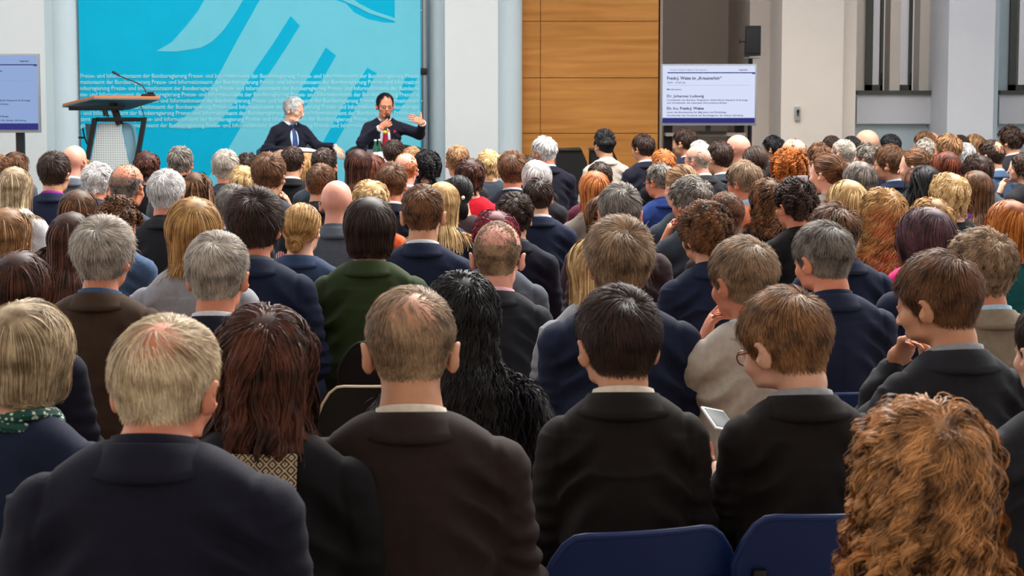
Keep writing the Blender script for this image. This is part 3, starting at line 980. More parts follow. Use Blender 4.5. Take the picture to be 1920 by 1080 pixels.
# ------------------------------------------------------------------ hair
HEADP = head_prims()[:5] + neck_prims()
SHOULD = [Cap((0.0, -.014, 1.010), (.142, -.008, .965), .055, .058, k=.04), Cap((0.0, -.014, 1.010), (-.142, -.008, .965), .055, .058, k=.04), Ell((0, .010, .855), (.158, .138, .200), k=.04)]
HAIRC = np.array(hx(0, -.012, .035), dtype=np.float32)

def head_surface(D):
    """points of the bare head in the directions D from HAIRC"""
    t = np.full(len(D), .16, dtype=np.float32)
    for _ in range(14):
        t = t - field_at(HEADP[:6], HAIRC + D * t[:, None])
    return HAIRC + D * t[:, None]

LINE_AZ = [0, 20, 42, 60, 74, 84, 96, 108, 125, 150, 180]
def hairline(az, style):
    base = [.084, .086, .070, .036, -.004, .018, .028, -.006, -.034, -.052, -.058]
    return np.interp(az, LINE_AZ, base)

def sphere_dirs(n, rg):
    i = np.arange(n) + .5
    ph = np.arccos(1 - 2 * i / n); th = np.pi * (1 + 5 ** .5) * i
    D = np.stack([np.cos(th) * np.sin(ph), np.sin(th) * np.sin(ph), np.cos(ph)], 1)
    D += rg.normal(0, .6 / math.sqrt(n), D.shape) * 1.2
    return (D / np.linalg.norm(D, axis=1, keepdims=True)).astype(np.float32)

def head_az(P):
    return np.degrees(np.arctan2(np.abs(P[:, 0]), P[:, 1] - (HC[1] - .005)))

STY = {
    # length top/side, lift (body), curl (amp, wave), whorl, cap lift, gravity
    'S':  dict(lt=.038, ls=.018, lift=.008, sl=.003, cap=.003),                       # neat short
    'S2': dict(lt=.055, ls=.032, lift=.013, sl=.0065, cap=.0045),                       # fuller short
    'ST': dict(lt=.070, ls=.048, lift=.022, sl=.012, cap=.007, rough=.5),             # tousled, covers the ears
    'Z':  dict(lt=.010, ls=.007, lift=.003, sl=.001, cap=.0015),                      # buzz
    'SQ': dict(lt=.065, ls=.012, lift=.034, sl=.002, cap=.008, quiff=1),              # quiff and shaved sides
    'SW': dict(lt=.070, ls=.045, lift=.020, sl=.009, cap=.006, curl=(.006, .040), clump=.5),   # short and wavy
    'CS': dict(lt=.060, ls=.045, lift=.030, sl=.016, cap=.010, curl=(.010, .020), clump=.75),  # short curls
    'CM': dict(lt=.110, ls=.100, lift=.045, sl=.038, cap=.014, curl=(.011, .026), clump=.75),  # round mop of curls
    'BB': dict(lt=.190, ls=.140, lift=.020, sl=.018, cap=.015, bob=1.105, part=1),             # bob
    'BS': dict(lt=.120, ls=.085, lift=.024, sl=.016, cap=.016, curl=(.006, .05), clump=.6),    # short layered womens cut
    'L':  dict(lt=.40, ls=.30, lift=.016, sl=.012, cap=.010, part=1, end=.94),                 # long, straight
    'LM': dict(lt=.30, ls=.24, lift=.020, sl=.018, cap=.012, part=1, end=1.078),                # to the shoulder
    'LW': dict(lt=.42, ls=.33, lift=.026, sl=.026, cap=.014, part=1, curl=(.012, .07), clump=.6, end=.95),
    'LB': dict(lt=.42, ls=.38, lift=.050, sl=.070, cap=.016, curl=(.0110, .055), clump=1.16, flare=.5, end=.86, free=1),
    'LV': dict(lt=.36, ls=.32, lift=.030, sl=.042, cap=.010, part=1, curl=(.0065, .085), clump=.95, flare=.25, end=1.04, free=1),
    'LC': dict(lt=.50, ls=.42, lift=.022, sl=.038, cap=.009, curl=(.005, .06), clump=.4, flare=.6, end=.80),
    'BN': dict(lt=.15, ls=.12, lift=.006, sl=.004, cap=.005, bun=(0, -.105, .035)),            # high bun
    'BL': dict(lt=.17, ls=.12, lift=.012, sl=.012, cap=.007, bun=(.0, -.090, -.045)),          # low bun
    'PT': dict(lt=.15, ls=.12, lift=.006, sl=.004, cap=.005, bun=(0, -.090, -.025), tail=1),
}

def make_hair(style, seed, hi, bald=0.0, recede=0.0, fringe=False):
    """returns a mesh of hair ribbons over a scalp cap, in person space"""
    S = STY[style]
    rg = np.random.default_rng(seed)
    hz = lambda v: v - HC[2]
    long_ = S['lt'] > .1
    amp, wave = S.get('curl', (0, 1))
    K = max(5, int(S['lt'] / (.014 if hi else .035)))
    if amp:
        K = max(K, int(S['lt'] / wave * (5 if hi else 3.5)))
    K = min(K, (44 if style == 'LB' else 30) if hi == 2 else (20 if hi else 9))
    n = min({2: 13500, 1: 3400, 0: 800}[hi], int({2: 76000 if style != 'LB' else 230000, 1: 15000, 0: 3400}[hi] / K))
    full = n
    D = sphere_dirs(int(n * 1.9), rg)
    D = D[D[:, 2] > -.75]
    if long_ or hi == 2:
        E = sphere_dirs(int(n * (2.4 if long_ else 1.2)), rg); E = E[(E[:, 2] > .62)]
        D = np.concatenate([D, E])
    P0 = head_surface(D)
    az = head_az(P0)
    line = hairline(az, style)
    if recede:
        line = line + recede * .045 * np.exp(-((az - 22) / 26) ** 2)
    zz = P0[:, 2] - HC[2]
    keep = zz > line + rg.normal(0, .002, len(zz))
    whorl = np.array(hx(.008, -.075, .108), dtype=np.float32)
    crown = np.array(hx(0, -.082, .082), dtype=np.float32)
    dcr = np.linalg.norm(P0 - crown, axis=1)
    if bald:
        pr = np.clip((dcr - bald * .022) / (.055 + .01 * bald), .0, 1) ** 1.3
        pr = np.maximum(pr, .10 if bald < 1 else 0)
        if style == 'Z':
            pr = np.where(zz > .055, np.where(az < 130, .05, pr), 1) * 1.0
        if bald >= 1: 
            pr = ((zz < .060 + rg.normal(0, .008, len(zz))) & (az > 70)).astype(float)
        keep &= rg.random(len(zz)) < pr
    P0 = P0[keep]; az = az[keep]; zz = zz[keep]; dcr = dcr[keep]
    n = len(P0)
    N0 = (P0 - HAIRC); N0 /= np.linalg.norm(N0, axis=1, keepdims=True)
    up = np.clip((zz - .02) / .08, 0, 1)                       # 1 on top, 0 on the sides
    Ls = (S['ls'] + (S['lt'] - S['ls']) * up) * rg.uniform(.75, 1.12, n)
    lift = (S['sl'] + (S['lift'] - S['sl']) * up) * rg.uniform(.15 if S.get('free') else .45, 1.05, n)
    if not long_:
        taper = np.clip((zz + .058) / .06, .15, 1) * (az > 100) + (az <= 100)
        lift *= taper; Ls *= np.maximum(taper, .45)
    if bald and bald < 1:
        th = np.clip((dcr - bald * .02) / .07, .30, 1)
        lift *= th
    down = np.array([0, 0, -1], dtype=np.float32)
    T = P0 - whorl
    T -= N0 * (T * N0).sum(1, keepdims=True)
    dw = np.linalg.norm(T, axis=1, keepdims=True)
    T /= dw + 1e-6
    sw = np.exp(-(dw / .035) ** 2)
    T = T + np.cross(N0, T) * (.5 + 1.2 * sw) * (0 if long_ else 1)
    fl = np.stack([vnoise(P0 * 16, seed + 9 + i_) for i_ in range(3)], 1) * (.35 if not long_ else .12)
    T = T + fl
    T -= N0 * (T * N0).sum(1, keepdims=True)
    T /= np.linalg.norm(T, axis=1, keepdims=True) + 1e-6
    if long_ or S.get('part'):
        sd = np.sign(P0[:, 0] - .012)[:, None] * np.array([[1, 0, 0]])
        pw = np.clip((P0[:, 1] - HC[1] + .06) / .06, 0, 1)[:, None] * up[:, None]
        T = T * (1 - pw) + (sd * .9 + np.array([[0, -.55, 0]])) * pw
    g = (1 - up)[:, None] * .9
    D1 = T * (1 - g * .75) + down * g
    if S.get('quiff'):
        D1 = np.where(up[:, None] > .5, np.array([[0.1, .7, .5]]), D1)
    D1 += rg.normal(0, .10 if not S.get('rough') else .28, D1.shape)
    D1 -= N0 * (D1 * N0).sum(1, keepdims=True)
    D1 /= np.linalg.norm(D1, axis=1, keepdims=True) + 1e-6
    pts = [P0 - N0 * .002]
    p = P0 + N0 * (lift * .40 + .0015)[:, None]
    coll = HEADP + (SHOULD if long_ and not S.get('free') else [])
    d = D1.copy()
    bunp = None
    if 'bun' in S:
        bunp = np.array(hx(*S['bun']), dtype=np.float32)
    endz = S.get('end', -1)
    if endz > 0: endz = endz + rg.normal(0, .018, n)
    for k in range(1, K):
        t = k / (K - 1)
        step = (Ls / (K - 1))[:, None]
        if bunp is not None:
            v = bunp - p; dist = np.linalg.norm(v, axis=1, keepdims=True)
            step = np.minimum(step, dist * .9)
            d = v / (dist + 1e-5)
        elif long_:
            w = .16 + .25 * (1 - up)[:, None]
            d = d * (1 - w) + down * w
            if S.get('flare'):
                o = (p - HC) * np.array([1, 1, 0]); o /= np.linalg.norm(o, axis=1, keepdims=True) + 1e-6
                d = d + o * .10 * S['flare'] * (t < .6)
            if S.get('bob'):
                o = (HC - p) * np.array([1, 1, 0]); o /= np.linalg.norm(o, axis=1, keepdims=True) + 1e-6
                z_ = np.clip((1.150 - p[:, 2:3]) / .05, 0, 1)
                d = d + o * z_ * .8
            d /= np.linalg.norm(d, axis=1, keepdims=True) + 1e-6
        else:
            d = d + down * .05 * (1 - up)[:, None]
        q = p + d * step
        f = field_at(coll, q)
        l = lift * min(1.0, .45 + 1.4 * t) if not S.get('bun') else lift
        if S.get('quiff'): l = lift * (.4 + .6 * t)
        pen = l - f
        # stay near the head surface while above the ears, merely outside it below
        near = (q[:, 2] > HC[2] - .02) if long_ else np.ones(len(q), bool)
        G = grad_at(coll, q)
        mv = np.where(pen > 0, pen, np.where(near, np.maximum(pen, -.5 * np.abs(pen)) * .6, 0))
        q = q + G * mv[:, None]
        if S.get('bob'):
            q[:, 2] = np.where(q[:, 2] < S['bob'] + rg.normal(0, .003, n), p[:, 2], q[:, 2])
        if np.ndim(endz):
            stop = q[:, 2] < endz
            q[stop] = p[stop] + (q[stop] - p[stop]) * .03
        d = q - p; dn = np.linalg.norm(d, axis=1, keepdims=True)
        d = np.where(dn > 1e-5, d / np.maximum(dn, 1e-5), D1)
        pts.append(q); p = q
    C = np.stack(pts, 1)                                        # n, K, 3
    # clumps and curls
    clump_v = None
    tt = np.linspace(0, 1, K)[None, :, None]
    if amp or S.get('clump'):
        M = max(12, int(n / ((26 if not S.get('free') else 38 if style == 'LB' else 60) if hi else 9)))
        ci = rg.choice(n, M, replace=False)
        own = np.empty(n, dtype=np.int64)
        for a in range(0, n, 2000):
            own[a:a + 2000] = ((P0[a:a + 2000, None] - P0[None, ci]) ** 2).sum(-1).argmin(1)
        cl = S.get('clump', .4)
        C = C + (C[ci][own] - C) * (cl * np.clip(tt * 2, 0, 1) * .8)
        s = np.cumsum(np.linalg.norm(np.diff(C, axis=1, prepend=C[:, :1]), axis=2), axis=1)
        ph = rg.uniform(0, 2 * np.pi, M)[own][:, None] + rg.normal(0, .35 if not S.get('free') else .22, n)[:, None]
        clump_v = rg.random(M)[own]
        wv = (wave * rg.uniform(.75, 1.35, M))[own][:, None]
        if S.get('free'):
            s = s[ci][own]; ph = ph[ci][own]
        am = (amp * rg.uniform(.6, 1.3, M))[own][:, None] * np.clip(s / (.03 if not S.get('free') else .10), 0, 1)
        Td = np.gradient(C, axis=1); Td /= np.linalg.norm(Td, axis=2, keepdims=True) + 1e-6
        O = C - (HAIRC - np.array([0, 0, .0])); O[:, :, 2] *= .4
        O -= Td * (O * Td).sum(2, keepdims=True); O /= np.linalg.norm(O, axis=2, keepdims=True) + 1e-6
        B = np.cross(Td, O)
        C = C + O * (am * (np.cos(ph + 2 * np.pi * s / wv) * .8 + .3))[..., None] + B * (am * np.sin(ph + 2 * np.pi * s / wv))[..., None]
    else:
        C = C + np.cumsum(rg.normal(0, .0006 if hi else .0004, C.shape), axis=1) * tt
        if style in ('ST', 'S2', 'S', 'LM', 'L'):
            wob = vnoise(C.reshape(-1, 3) * 26, seed + 5).reshape(n, K, 1)
            O = N0[:, None, :]
            C = C + O * wob * (.0022 if not long_ else .0030) * tt
    # a few stray hairs leave the outline
    if hi and style not in ('Z',):
        m = rg.random(n) < .02
        C[m] += (N0[m][:, None, :] * rg.uniform(.006, .02, m.sum())[:, None, None] + rg.normal(0, .005, (m.sum(), 1, 3))) * tt ** 1.5 * (1 if long_ or S['lift'] > .015 else .22)
    # ribbons as wide as it takes to cover the scalp
    width = (.0011 if hi == 2 else (.0024 if hi else .0060)) * (({2: 20000, 1: 4400, 0: 900}[hi] / max(full, 1)) ** .45)
    Wd = rg.uniform(.7, 1.3, n) * width
    strand = rg.random(n) * .8 + .1
    if clump_v is not None: strand = clump_v * .62 + rg.random(n) * .36
    strand = np.clip(strand + .30 * vnoise(P0 * 45, seed + 3) + .12 * vnoise(P0 * 16, seed + 4), 0, 1)
    def ribbons(C, Wd, strand):
        n, K, _ = C.shape
        Td = np.gradient(C, axis=1); Td /= np.linalg.norm(Td, axis=2, keepdims=True) + 1e-6
        O = C - HAIRC; O[:, :, 2] *= .5
        O /= np.linalg.norm(O, axis=2, keepdims=True) + 1e-6
        B = np.cross(Td, O); B /= np.linalg.norm(B, axis=2, keepdims=True) + 1e-6
        O2 = np.cross(B, Td)
        a = rg.normal(0, .38, n)[:, None, None]
        B = B * np.cos(a) + O2 * np.sin(a)
        w = (Wd[:, None] * (1 - .6 * np.linspace(0, 1, K)[None] ** 3))[..., None] * .5
        V = np.stack([C - B * w, C + B * w], 2).reshape(-1, 3)
        b = (np.arange(n) * K * 2)[:, None] + (np.arange(K - 1) * 2)[None]
        b = b.ravel()
        Q = np.stack([b, b + 1, b + 3, b + 2], 1)
        return V, Q, np.repeat(strand, K * 2)
    V, Q, A = ribbons(C.astype(np.float32), Wd, strand)
    Vs, Qs, As = [V], [Q], [A]
    off = len(V)
    # scalp cap below the strands
    if bald < .95:
        nu, nv = (64, 40) if hi else (28, 18)
        U = np.linspace(0, 2 * np.pi, nu, endpoint=False); Wv = np.linspace(0.0, 1.0, nv)
        Gd = np.stack([np.outer(np.sin(Wv * 2.35), np.sin(U)), np.outer(np.sin(Wv * 2.35), np.cos(U)), np.outer(np.cos(Wv * 2.35), np.ones(nu))], -1).reshape(-1, 3).astype(np.float32)
        # tilt so that the pole sits at the crown
        Rm = np.array(Matrix.Rotation(R(14), 3, 'X'), dtype=np.float32)
        Gd = Gd @ Rm.T
        Pc = head_surface(Gd)
        zc = Pc[:, 2] - HC[2]; ac = head_az(Pc)
        ok = zc > hairline(ac, style) + (recede * .045 * np.exp(-((ac - 22) / 26) ** 2) if recede else 0) + .004
        if bald:
            ok &= np.linalg.norm(Pc - crown, axis=1) > bald * .060 + .022
            if style == 'Z': ok &= (zc < .050) | (ac > 130)
        cu = np.clip((zc - .02) / .08, 0, 1)
        cl = S['cap'] * (.35 + .65 * cu) * np.clip((zc - hairline(ac, style)) / .03, .15, 1)
        Pc = Pc + Gd * cl[:, None]
        i, j = np.meshgrid(np.arange(nv - 1), np.arange(nu), indexing='ij')
        a = (i * nu + j).ravel(); b = (i * nu + (j + 1) % nu).ravel()
        Qc = np.stack([a, b, b + nu, a + nu], 1)
        Qc = Qc[ok[Qc].all(1)]
        Vs.append(Pc); Qs.append(Qc + off); As.append(np.clip(.10 + .25 * vnoise(Pc * 60, seed + 6), 0, .4)); off += len(Pc)
    if 'bun' in S:
        # a coil of strands
        m = {2: 900, 1: 500, 0: 160}[hi]
        c = bunp + np.array([0, -.016, 0])
        if not S.get('tail'):
            R0, r0 = .020, .019
            th0 = rg.uniform(0, 2 * np.pi, m); ph0 = rg.uniform(0, 2 * np.pi, m)
            kk = 12
            t = np.linspace(0, 1, kk)[None]
            th = th0[:, None] + t * 2.4; ph = ph0[:, None] + t * 1.3
            rr = r0 * (.85 + .3 * rg.random(m))[:, None]
            Cx = np.stack([(R0 + rr * np.cos(ph)) * np.cos(th), -rr * np.sin(ph) * 1.0, (R0 + rr * np.cos(ph)) * np.sin(th)], -1) + c
        else:
            kk = 12
            t = np.linspace(0, 1, kk)[None]
            a0 = rg.uniform(0, 2 * np.pi, m)[:, None]; ra = np.sqrt(rg.random(m))[:, None]
            rad = ra * (.012 + .020 * np.sin(np.pi * np.clip(t * 1.05, 0, 1)) ** .8)
            Cx = np.stack([rad * np.cos(a0), -.010 - .012 * np.sin(t * 3) + rad * np.sin(a0) * .8, -t * .13 + 0 * a0], -1) + bunp
        V, Q, A = ribbons(Cx.astype(np.float32), np.full(m, width * 1.6), rg.random(m))
        Vs.append(V); Qs.append(Q + off); As.append(A); off += len(V)
    V = np.concatenate(Vs); Q = np.concatenate(Qs); A = np.concatenate(As)
    me = mesh_from('hair', V, Q)
    at_ = me.attributes.new('strand', 'FLOAT', 'POINT')
    at_.data.foreach_set('value', A.astype(np.float32))
    # measured silhouette used to size and place the person
    up_ = V[V[:, 2] > HC[2] - .03]
    me['hw'] = float(np.percentile(up_[:, 0], 99.3) - np.percentile(up_[:, 0], .7))
    me['ht'] = float(np.percentile(V[:, 2], 99.6))
    return me
# ------------------------------------------------------------------ the audience
# cx, top y, head width (photo pixels) | hair style, colour | clothes | body turn, head turn, nod | label
PEOPLE = []
def A(cx, y, w, sty, hair, out, col, by, hy, nod, label, **k):
    PEOPLE.append(dict(cx=cx, y=y, w=w, sty=sty, hair=hair, out=out, col=col, by=by, hy=hy, nod=nod, label='person with ' + label, **k))

# --- front, the heads that show largest
A(1746, 762, 215, 'LB', 'curlginger', 'T', 'dbrown', 4, 0, 0, 'a huge mass of ginger brown curls, seated nearest at the lower right corner', lift=.0, hi=2, D_=2.62)
A(303, 578, 190, 'S2', 'sand', 'J', 'dnavy', -2, -6, 16, 'thinning sandy white hair and pink crown, in a wide navy suit', bald=.85, skin='ruddy', shirt='dnavy', wide=1.10, D_=2.85, sink=0.032)
A(768, 530, 164, 'S', 'taupe', 'J', 'dbrown', 2, 2, 12, 'cropped brown hair thin on top, in a dark brown suit with cream collar', bald=.75, skin='tan', shirt='cream', D_=3.30, wide=1.08)
A(496, 575, 178, 'LV', 'redbrown', 'T', 'black', -2, 0, 4, 'long dark auburn hair over a patterned top and black cardigan', pattern=1, D_=3.25)
A(46, 567, 158, 'BB', 'greyblond', 'T', 'navy', -10, -16, 4, 'ash blond bobbed hair, green speckled scarf and dark blue knit', scarf='teal', D_=3.50)
A(1160, 533, 150, 'S2', 'dkbrown', 'J', 'warmblack', 0, 14, 6, 'very dark short hair in a black suit before an empty navy chair back', shirt='cream', skin='tan', D_=3.75, wide=0.90, sink=0.022)
A(1477, 530, 152, 'S2', 'medbrown', 'J', 'warmblack', 6, 30, 16, 'brown hair and tortoiseshell glasses looking at a phone, dark grey suit', shirt='ltgrey', skin='pale', glasses=1, recede=.2, hand='L', handkind='phone', phone=1, D_=3.72, wide=0.88, sink=0.012)
A(1764, 465, 134, 'S2', 'brown', 'J', 'charcoal', 12, 34, 10, 'brown hair holding a hand to the mouth, in a charcoal suit', shirt='ltgrey', skin='tan', hand='L', handkind='chin', D_=4.20, wide=0.92)
A(866, 512, 132, 'LC', 'black', 'T', 'black', 0, 0, 4, 'very long black curly hair spilling down beside the cropped brown haired suit', D_=4.00)
A(1985, 560, 130, 'S', 'dkbrown', 'J', 'charcoal', 8, 10, 4, 'a charcoal suit cut off by the right edge of the photo', shirt='ltgrey', D_=3.60)
# --- second belt
A(1162, 405, 124, 'ST', 'taupe', 'J', 'navy', 2, 2, 2, 'tall tousled light brown hair in a navy suit, behind the black suited neighbour', shirt='white', skin='ruddy', D_=4.85, wide=1.08)
A(1395, 441, 115, 'S2', 'taupe', 'J', 'beige', 8, 22, 8, 'greying fair hair propping the chin on a hand, in a light beige suit', shirt='white', skin='ruddy', hand='L', D_=4.95)
A(1843, 427, 112, 'SW', 'taupe', 'J', 'tweed', 8, 16, 4, 'wavy mousy hair in a speckled tweed jacket', shirt='ltblue', skin='ruddy')
A(1545, 411, 99, 'S2', 'dkgrey', 'J', 'navy', 8, 24, 10, 'dark hair greying at the sides in a bright navy suit', shirt='navy', skin='ruddy', wide=1.06, D_=5.60)
A(1738, 388, 102, 'BB', 'plum', 'T', 'navy', 10, 24, 8, 'plum tinted bob and thin glasses in a dark top', glasses=1)
A(406, 432, 114, 'S2', 'grey', 'J', 'dnavy', 0, -4, 6, 'neatly combed silver brown hair and white collar, behind the auburn haired neighbour', shirt='white', skin='ruddy', D_=5.00)
A(193, 404, 108, 'ST', 'grey', 'J', 'brown', -2, -10, 4, 'thick grey hair in a brown wool jacket', shirt='steel', skin='ruddy', D_=5.40)
A(478, 350, 103, 'ST', 'dkbrown', 'J', 'navy', 0, -4, 4, 'thick nearly black hair and reddish ears in a broad navy suit', shirt='grey', skin='ruddy', D_=5.90)
A(693, 370, 95, 'BB', 'dkbrown', 'K', 'green', -2, 4, 2, 'glossy brown bob in a moss green velvet jacket', D_=6.20)
A(933, 413, 92, 'Z', 'taupe', 'J', 'charcoal', -4, -2, 4, 'a shaved balding head, big ears and pink collar', bald=.75, shirt='pink', skin='pink', D_=5.90)
A(36, 473, 116, 'LM', 'redbrown', 'T', 'dnavy', -6, -8, 4, 'dark chestnut hair at the left edge, behind the ash blond bob')
A(362, 371, 98, 'LM', 'honey', 'T', 'ltgrey', 2, 4, 4, 'honey blond shoulder length hair in a light grey top')
A(1322, 376, 92, 'CS', 'brown', 'J', 'navy', 12, 20, 2, 'a mop of brown curls in a navy suit', shirt='navy', skin='tan')
A(1895, 375, 84, 'LM', 'orange', 'T', 'teal', 12, 6, 4, 'smooth copper red hair in a dark teal top')
A(1655, 354, 88, 'LW', 'honey', 'T', 'black', 12, 8, 2, 'long wavy golden brown hair in a black top')
A(1567, 377, 84, 'ST', 'brown', 'J', 'navy', 10, 24, 12, 'side parted brown hair, bowed, just behind the greying navy suit', shirt='navy', skin='ruddy')
A(1490, 332, 76, 'CS', 'dkbrown', 'J', 'black', 14, 14, 0, 'dense dark curls and bare neck in a black jacket', shirt='black', skin='ruddy')
A(12, 390, 84, 'L', 'ltbrown', 'T', 'slate', -6, -2, 2, 'straight light brown hair in a slate blue jacket at the left edge')
A(134, 397, 74, 'L', 'redbrown', 'T', 'black', -4, -10, 4, 'long reddish brown hair over a black top, behind the brown wool jacket')
A(566, 380, 68, 'BL', 'honey', 'K', 'denim', -4, -10, 2, 'honey blond hair coiled in a low bun above a denim blue jacket', stripe=1)
A(793, 344, 76, 'S', 'brown', 'J', 'navy', 0, -2, 4, 'short brown hair and a white collar in a trim navy suit', shirt='white', skin='tan')
A(1163, 341, 80, 'S2', 'dkgrey', 'J', 'plumb', 0, 0, 4, 'short grey brown hair in a dark plum jacket', shirt='plumb', skin='ruddy')
A(966, 359, 68, 'SW', 'dkbrown', 'J', 'dnavy', -2, -4, 4, 'very dark wavy hair and grey collar, behind the shaved balding head', shirt='grey', skin='tan')
A(930, 394, 84, 'BS', 'burgundy', 'T', 'grey', -4, 4, 4, 'burgundy dyed hair in a grey top, mostly hidden by the balding head')
A(1112, 446, 80, 'LM', 'blonde', 'T', 'ltgrey', 8, 10, 4, 'blond hair and a pale grey cardigan, mostly hidden by the tall tousled hair', D_=5.7)
A(1128, 366, 58, 'L', 'brown', 'T', 'plumb', 6, 10, 2, 'long brown hair beside the dark plum jacket')
A(1360, 357, 60, 'Z', 'brown', 'T', 'dbrown', 12, 20, 8, 'very short cropped hair and brown skin, behind the mop of curls', skin='dark')
A(1296, 327, 72, 'SW', 'dkgrey', 'J', 'slate', 14, 24, 6, 'wavy black hair frosted with grey, hand at the cheek, in a slate suit', shirt='slate', skin='ruddy', hand='L')
A(1437, 334, 58, 'LW', 'brown', 'T', 'dnavy', 12, 16, 4, 'wavy brown hair and a patterned scarf over a navy top', scarf='burgundy')
A(1395, 298, 58, 'S2', 'taupe', 'T', 'coral', 16, 26, 10, 'mousy hair and black glasses in a coral knit over a light blue collar', shirt='ltblue', skin='ruddy', glasses=1)
A(1590, 337, 74, 'LM', 'blonde', 'T', 'beige', 14, 8, 4, 'bright blond layered hair, behind the bowed brown head')
A(1780, 324, 68, 'BS', 'blonde', 'T', 'black', 14, 8, 2, 'fluffy blond hair in a black top, next to the purple jumper')
A(1829, 319, 60, 'L', 'brown', 'T', 'purple', 14, 16, 4, 'long plum brown hair in a bright purple jumper')
A(1745, 370, 66, 'BS', 'honey', 'T', 'pinktop', 12, 8, 4, 'golden curled hair and a hot pink top, behind the plum bob')
A(631, 337, 58, 'Z', 'taupe', 'J', 'grey', 2, -4, 6, 'a fully shaved round head in a mid grey suit', bald=1, skin='pink', shirt='grey')
A(695, 337, 66, 'BS', 'blonde', 'T', 'orange', 0, 2, 4, 'short golden blond hair in an orange top, behind the glossy brown bob')
A(602, 305, 52, 'S', 'brown', 'J', 'charcoal', -2, -8, 6, 'short dark brown hair left of the shaved head, in a charcoal jacket', shirt='charcoal', bald=.25, skin='tan')
A(505, 284, 63, 'S2', 'brown', 'J', 'slate', -2, -8, 4, 'tousled brown hair raising a hand to the face, in a grey jacket', shirt='grey', hand='R', skin='tan')
A(437, 344, 54, 'S2', 'dkgrey', 'J', 'charcoal', 0, -10, 4, 'grey brown hair half hidden by the thick nearly black hair', shirt='white', skin='ruddy')
A(220, 362, 70, 'CS', 'brown', 'J', 'steel', -8, -14, 16, 'loose brown curls leaning forward in a steel blue jacket', shirt='steel', skin='ruddy')
A(146, 355, 70, 'L', 'brown', 'T', 'dnavy', -4, 2, 4, 'smooth straight brown hair, behind the long reddish brown hair')
A(312, 316, 67, 'S2', 'silver', 'J', 'charcoal', 0, -6, 4, 'brushed silver hair and red neck in a charcoal suit', shirt='charcoal', skin='ruddy')
A(238, 305, 59, 'Z', 'dkgrey', 'J', 'slate', -4, -8, 10, 'a sunburnt bald crown ringed by dark hair, in a grey suit', bald=.9, skin='ruddy', shirt='slate')
A(183, 303, 54, 'SW', 'silver', 'J', 'slate', -6, -4, 4, 'fluffy white hair, between the dark haired purple collar and the bald crown', shirt='slate', skin='ruddy')
A(103, 282, 59, 'S2', 'dkbrown', 'J', 'navy', -4, -4, 4, 'dark spiky hair and a purple shirt collar in a navy suit', shirt='violet', skin='tan')
A(28, 312, 58, 'L', 'greyblond', 'T', 'white', -8, -4, 4, 'long ash blond hair in a white top at the left edge')
A(365, 322, 42, 'L', 'brown', 'T', 'charcoal', 0, 0, 4, 'straight brown hair between the silver haired and the honey blond neighbours')
# --- third belt, left
A(-2, 288, 40, 'S', 'brown', 'J', 'charcoal', -8, -4, 4, 'short brown hair cut by the left edge under the screen', skin='tan')
A(31, 284, 42, 'BB', 'brown', 'T', 'grey', -8, 2, 4, 'a smooth brown bob directly below the left screen post')
A(141, 272, 42, 'Z', 'silver', 'J', 'grey', -4, -8, 4, 'a bald pink head in front of the round white column', bald=1, skin='pink')
A(151, 295, 42, 'BS', 'honey', 'T', 'greenish', -6, 2, 4, 'curly reddish blond hair in a pale green top')
A(276, 283, 48, 'BS', 'redbrown', 'T', 'black', -2, 2, 4, 'short chestnut hair right below the lectern')
A(339, 272, 47, 'S2', 'dkgrey', 'J', 'grey', 0, 0, 4, 'dark grey wavy hair against the turquoise banner, next to the lectern', skin='ruddy')
A(423, 279, 50, 'S2', 'grey', 'J', 'slate', 0, 4, 4, 'grey hair holding both cheeks, in a slate blue suit before the banner', hand='L', shirt='slate', skin='ruddy')
A(464, 285, 38, 'CS', 'dkbrown', 'T', 'black', 0, 0, 4, 'a tuft of black curls before the banner')
A(458, 310, 54, 'BS', 'blonde', 'T', 'beige', 0, 0, 4, 'curly pale blond hair, behind the thick nearly black hair')
A(527, 280, 30, 'S', 'taupe', 'J', 'black', 0, 0, 4, 'fair hair glimpsed behind the tousled brown head')
A(549, 272, 43, 'S', 'dkbrown', 'J', 'black', -2, -4, 6, 'neat dark hair and white collar below the seated moderator', shirt='white', skin='tan')
A(576, 286, 36, 'LM', 'honey', 'T', 'beige', 0, 0, 4, 'golden brown hair squeezed between two dark haired neighbours')
A(608, 275, 47, 'S', 'dkbrown', 'J', 'slate', 0, -4, 8, 'dark hair thinning on top and grey at the sides, in a slate suit', bald=.3, shirt='slate', skin='ruddy')
A(672, 279, 50, 'L', 'redbrown', 'T', 'denim', 0, 2, 4, 'long straight mahogany hair between the two stage speakers')
A(700, 289, 38, 'LM', 'auburn', 'T', 'beige', 0, 2, 4, 'reddish brown hair just beside the bottles')
A(739, 260, 39, 'S2', 'dkbrown', 'J', 'black', 0, -6, 4, 'dark brown hair overlapping the red tied speaker')
A(773, 273, 36, 'S', 'ltbrown', 'J', 'grey', 0, 0, 4, 'fair brown hair peeking out below the raised speaker hand')
A(761, 285, 43, 'Z', 'ginger', 'J', 'grey', 2, -8, 6, 'a thinly haired ruddy head beside the big black curls', bald=.8, skin='pink')
A(735, 302, 58, 'S2', 'brown', 'J', 'dnavy', 0, -6, 4, 'ruffled brown hair in a dark navy suit, before the thinly haired ruddy head', shirt='white', skin='ruddy')
A(802, 281, 50, 'CM', 'black', 'T', 'black', 2, 0, 4, 'a big ball of black curls beside the banner pole')
A(858, 271, 43, 'S', 'ltbrown', 'J', 'charcoal', 2, 8, 4, 'short sandy hair against the white square column', skin='ruddy')
A(881, 296, 54, 'BS', 'redbrown', 'T', 'red', 2, 4, 4, 'short red brown hair in a scarlet top')
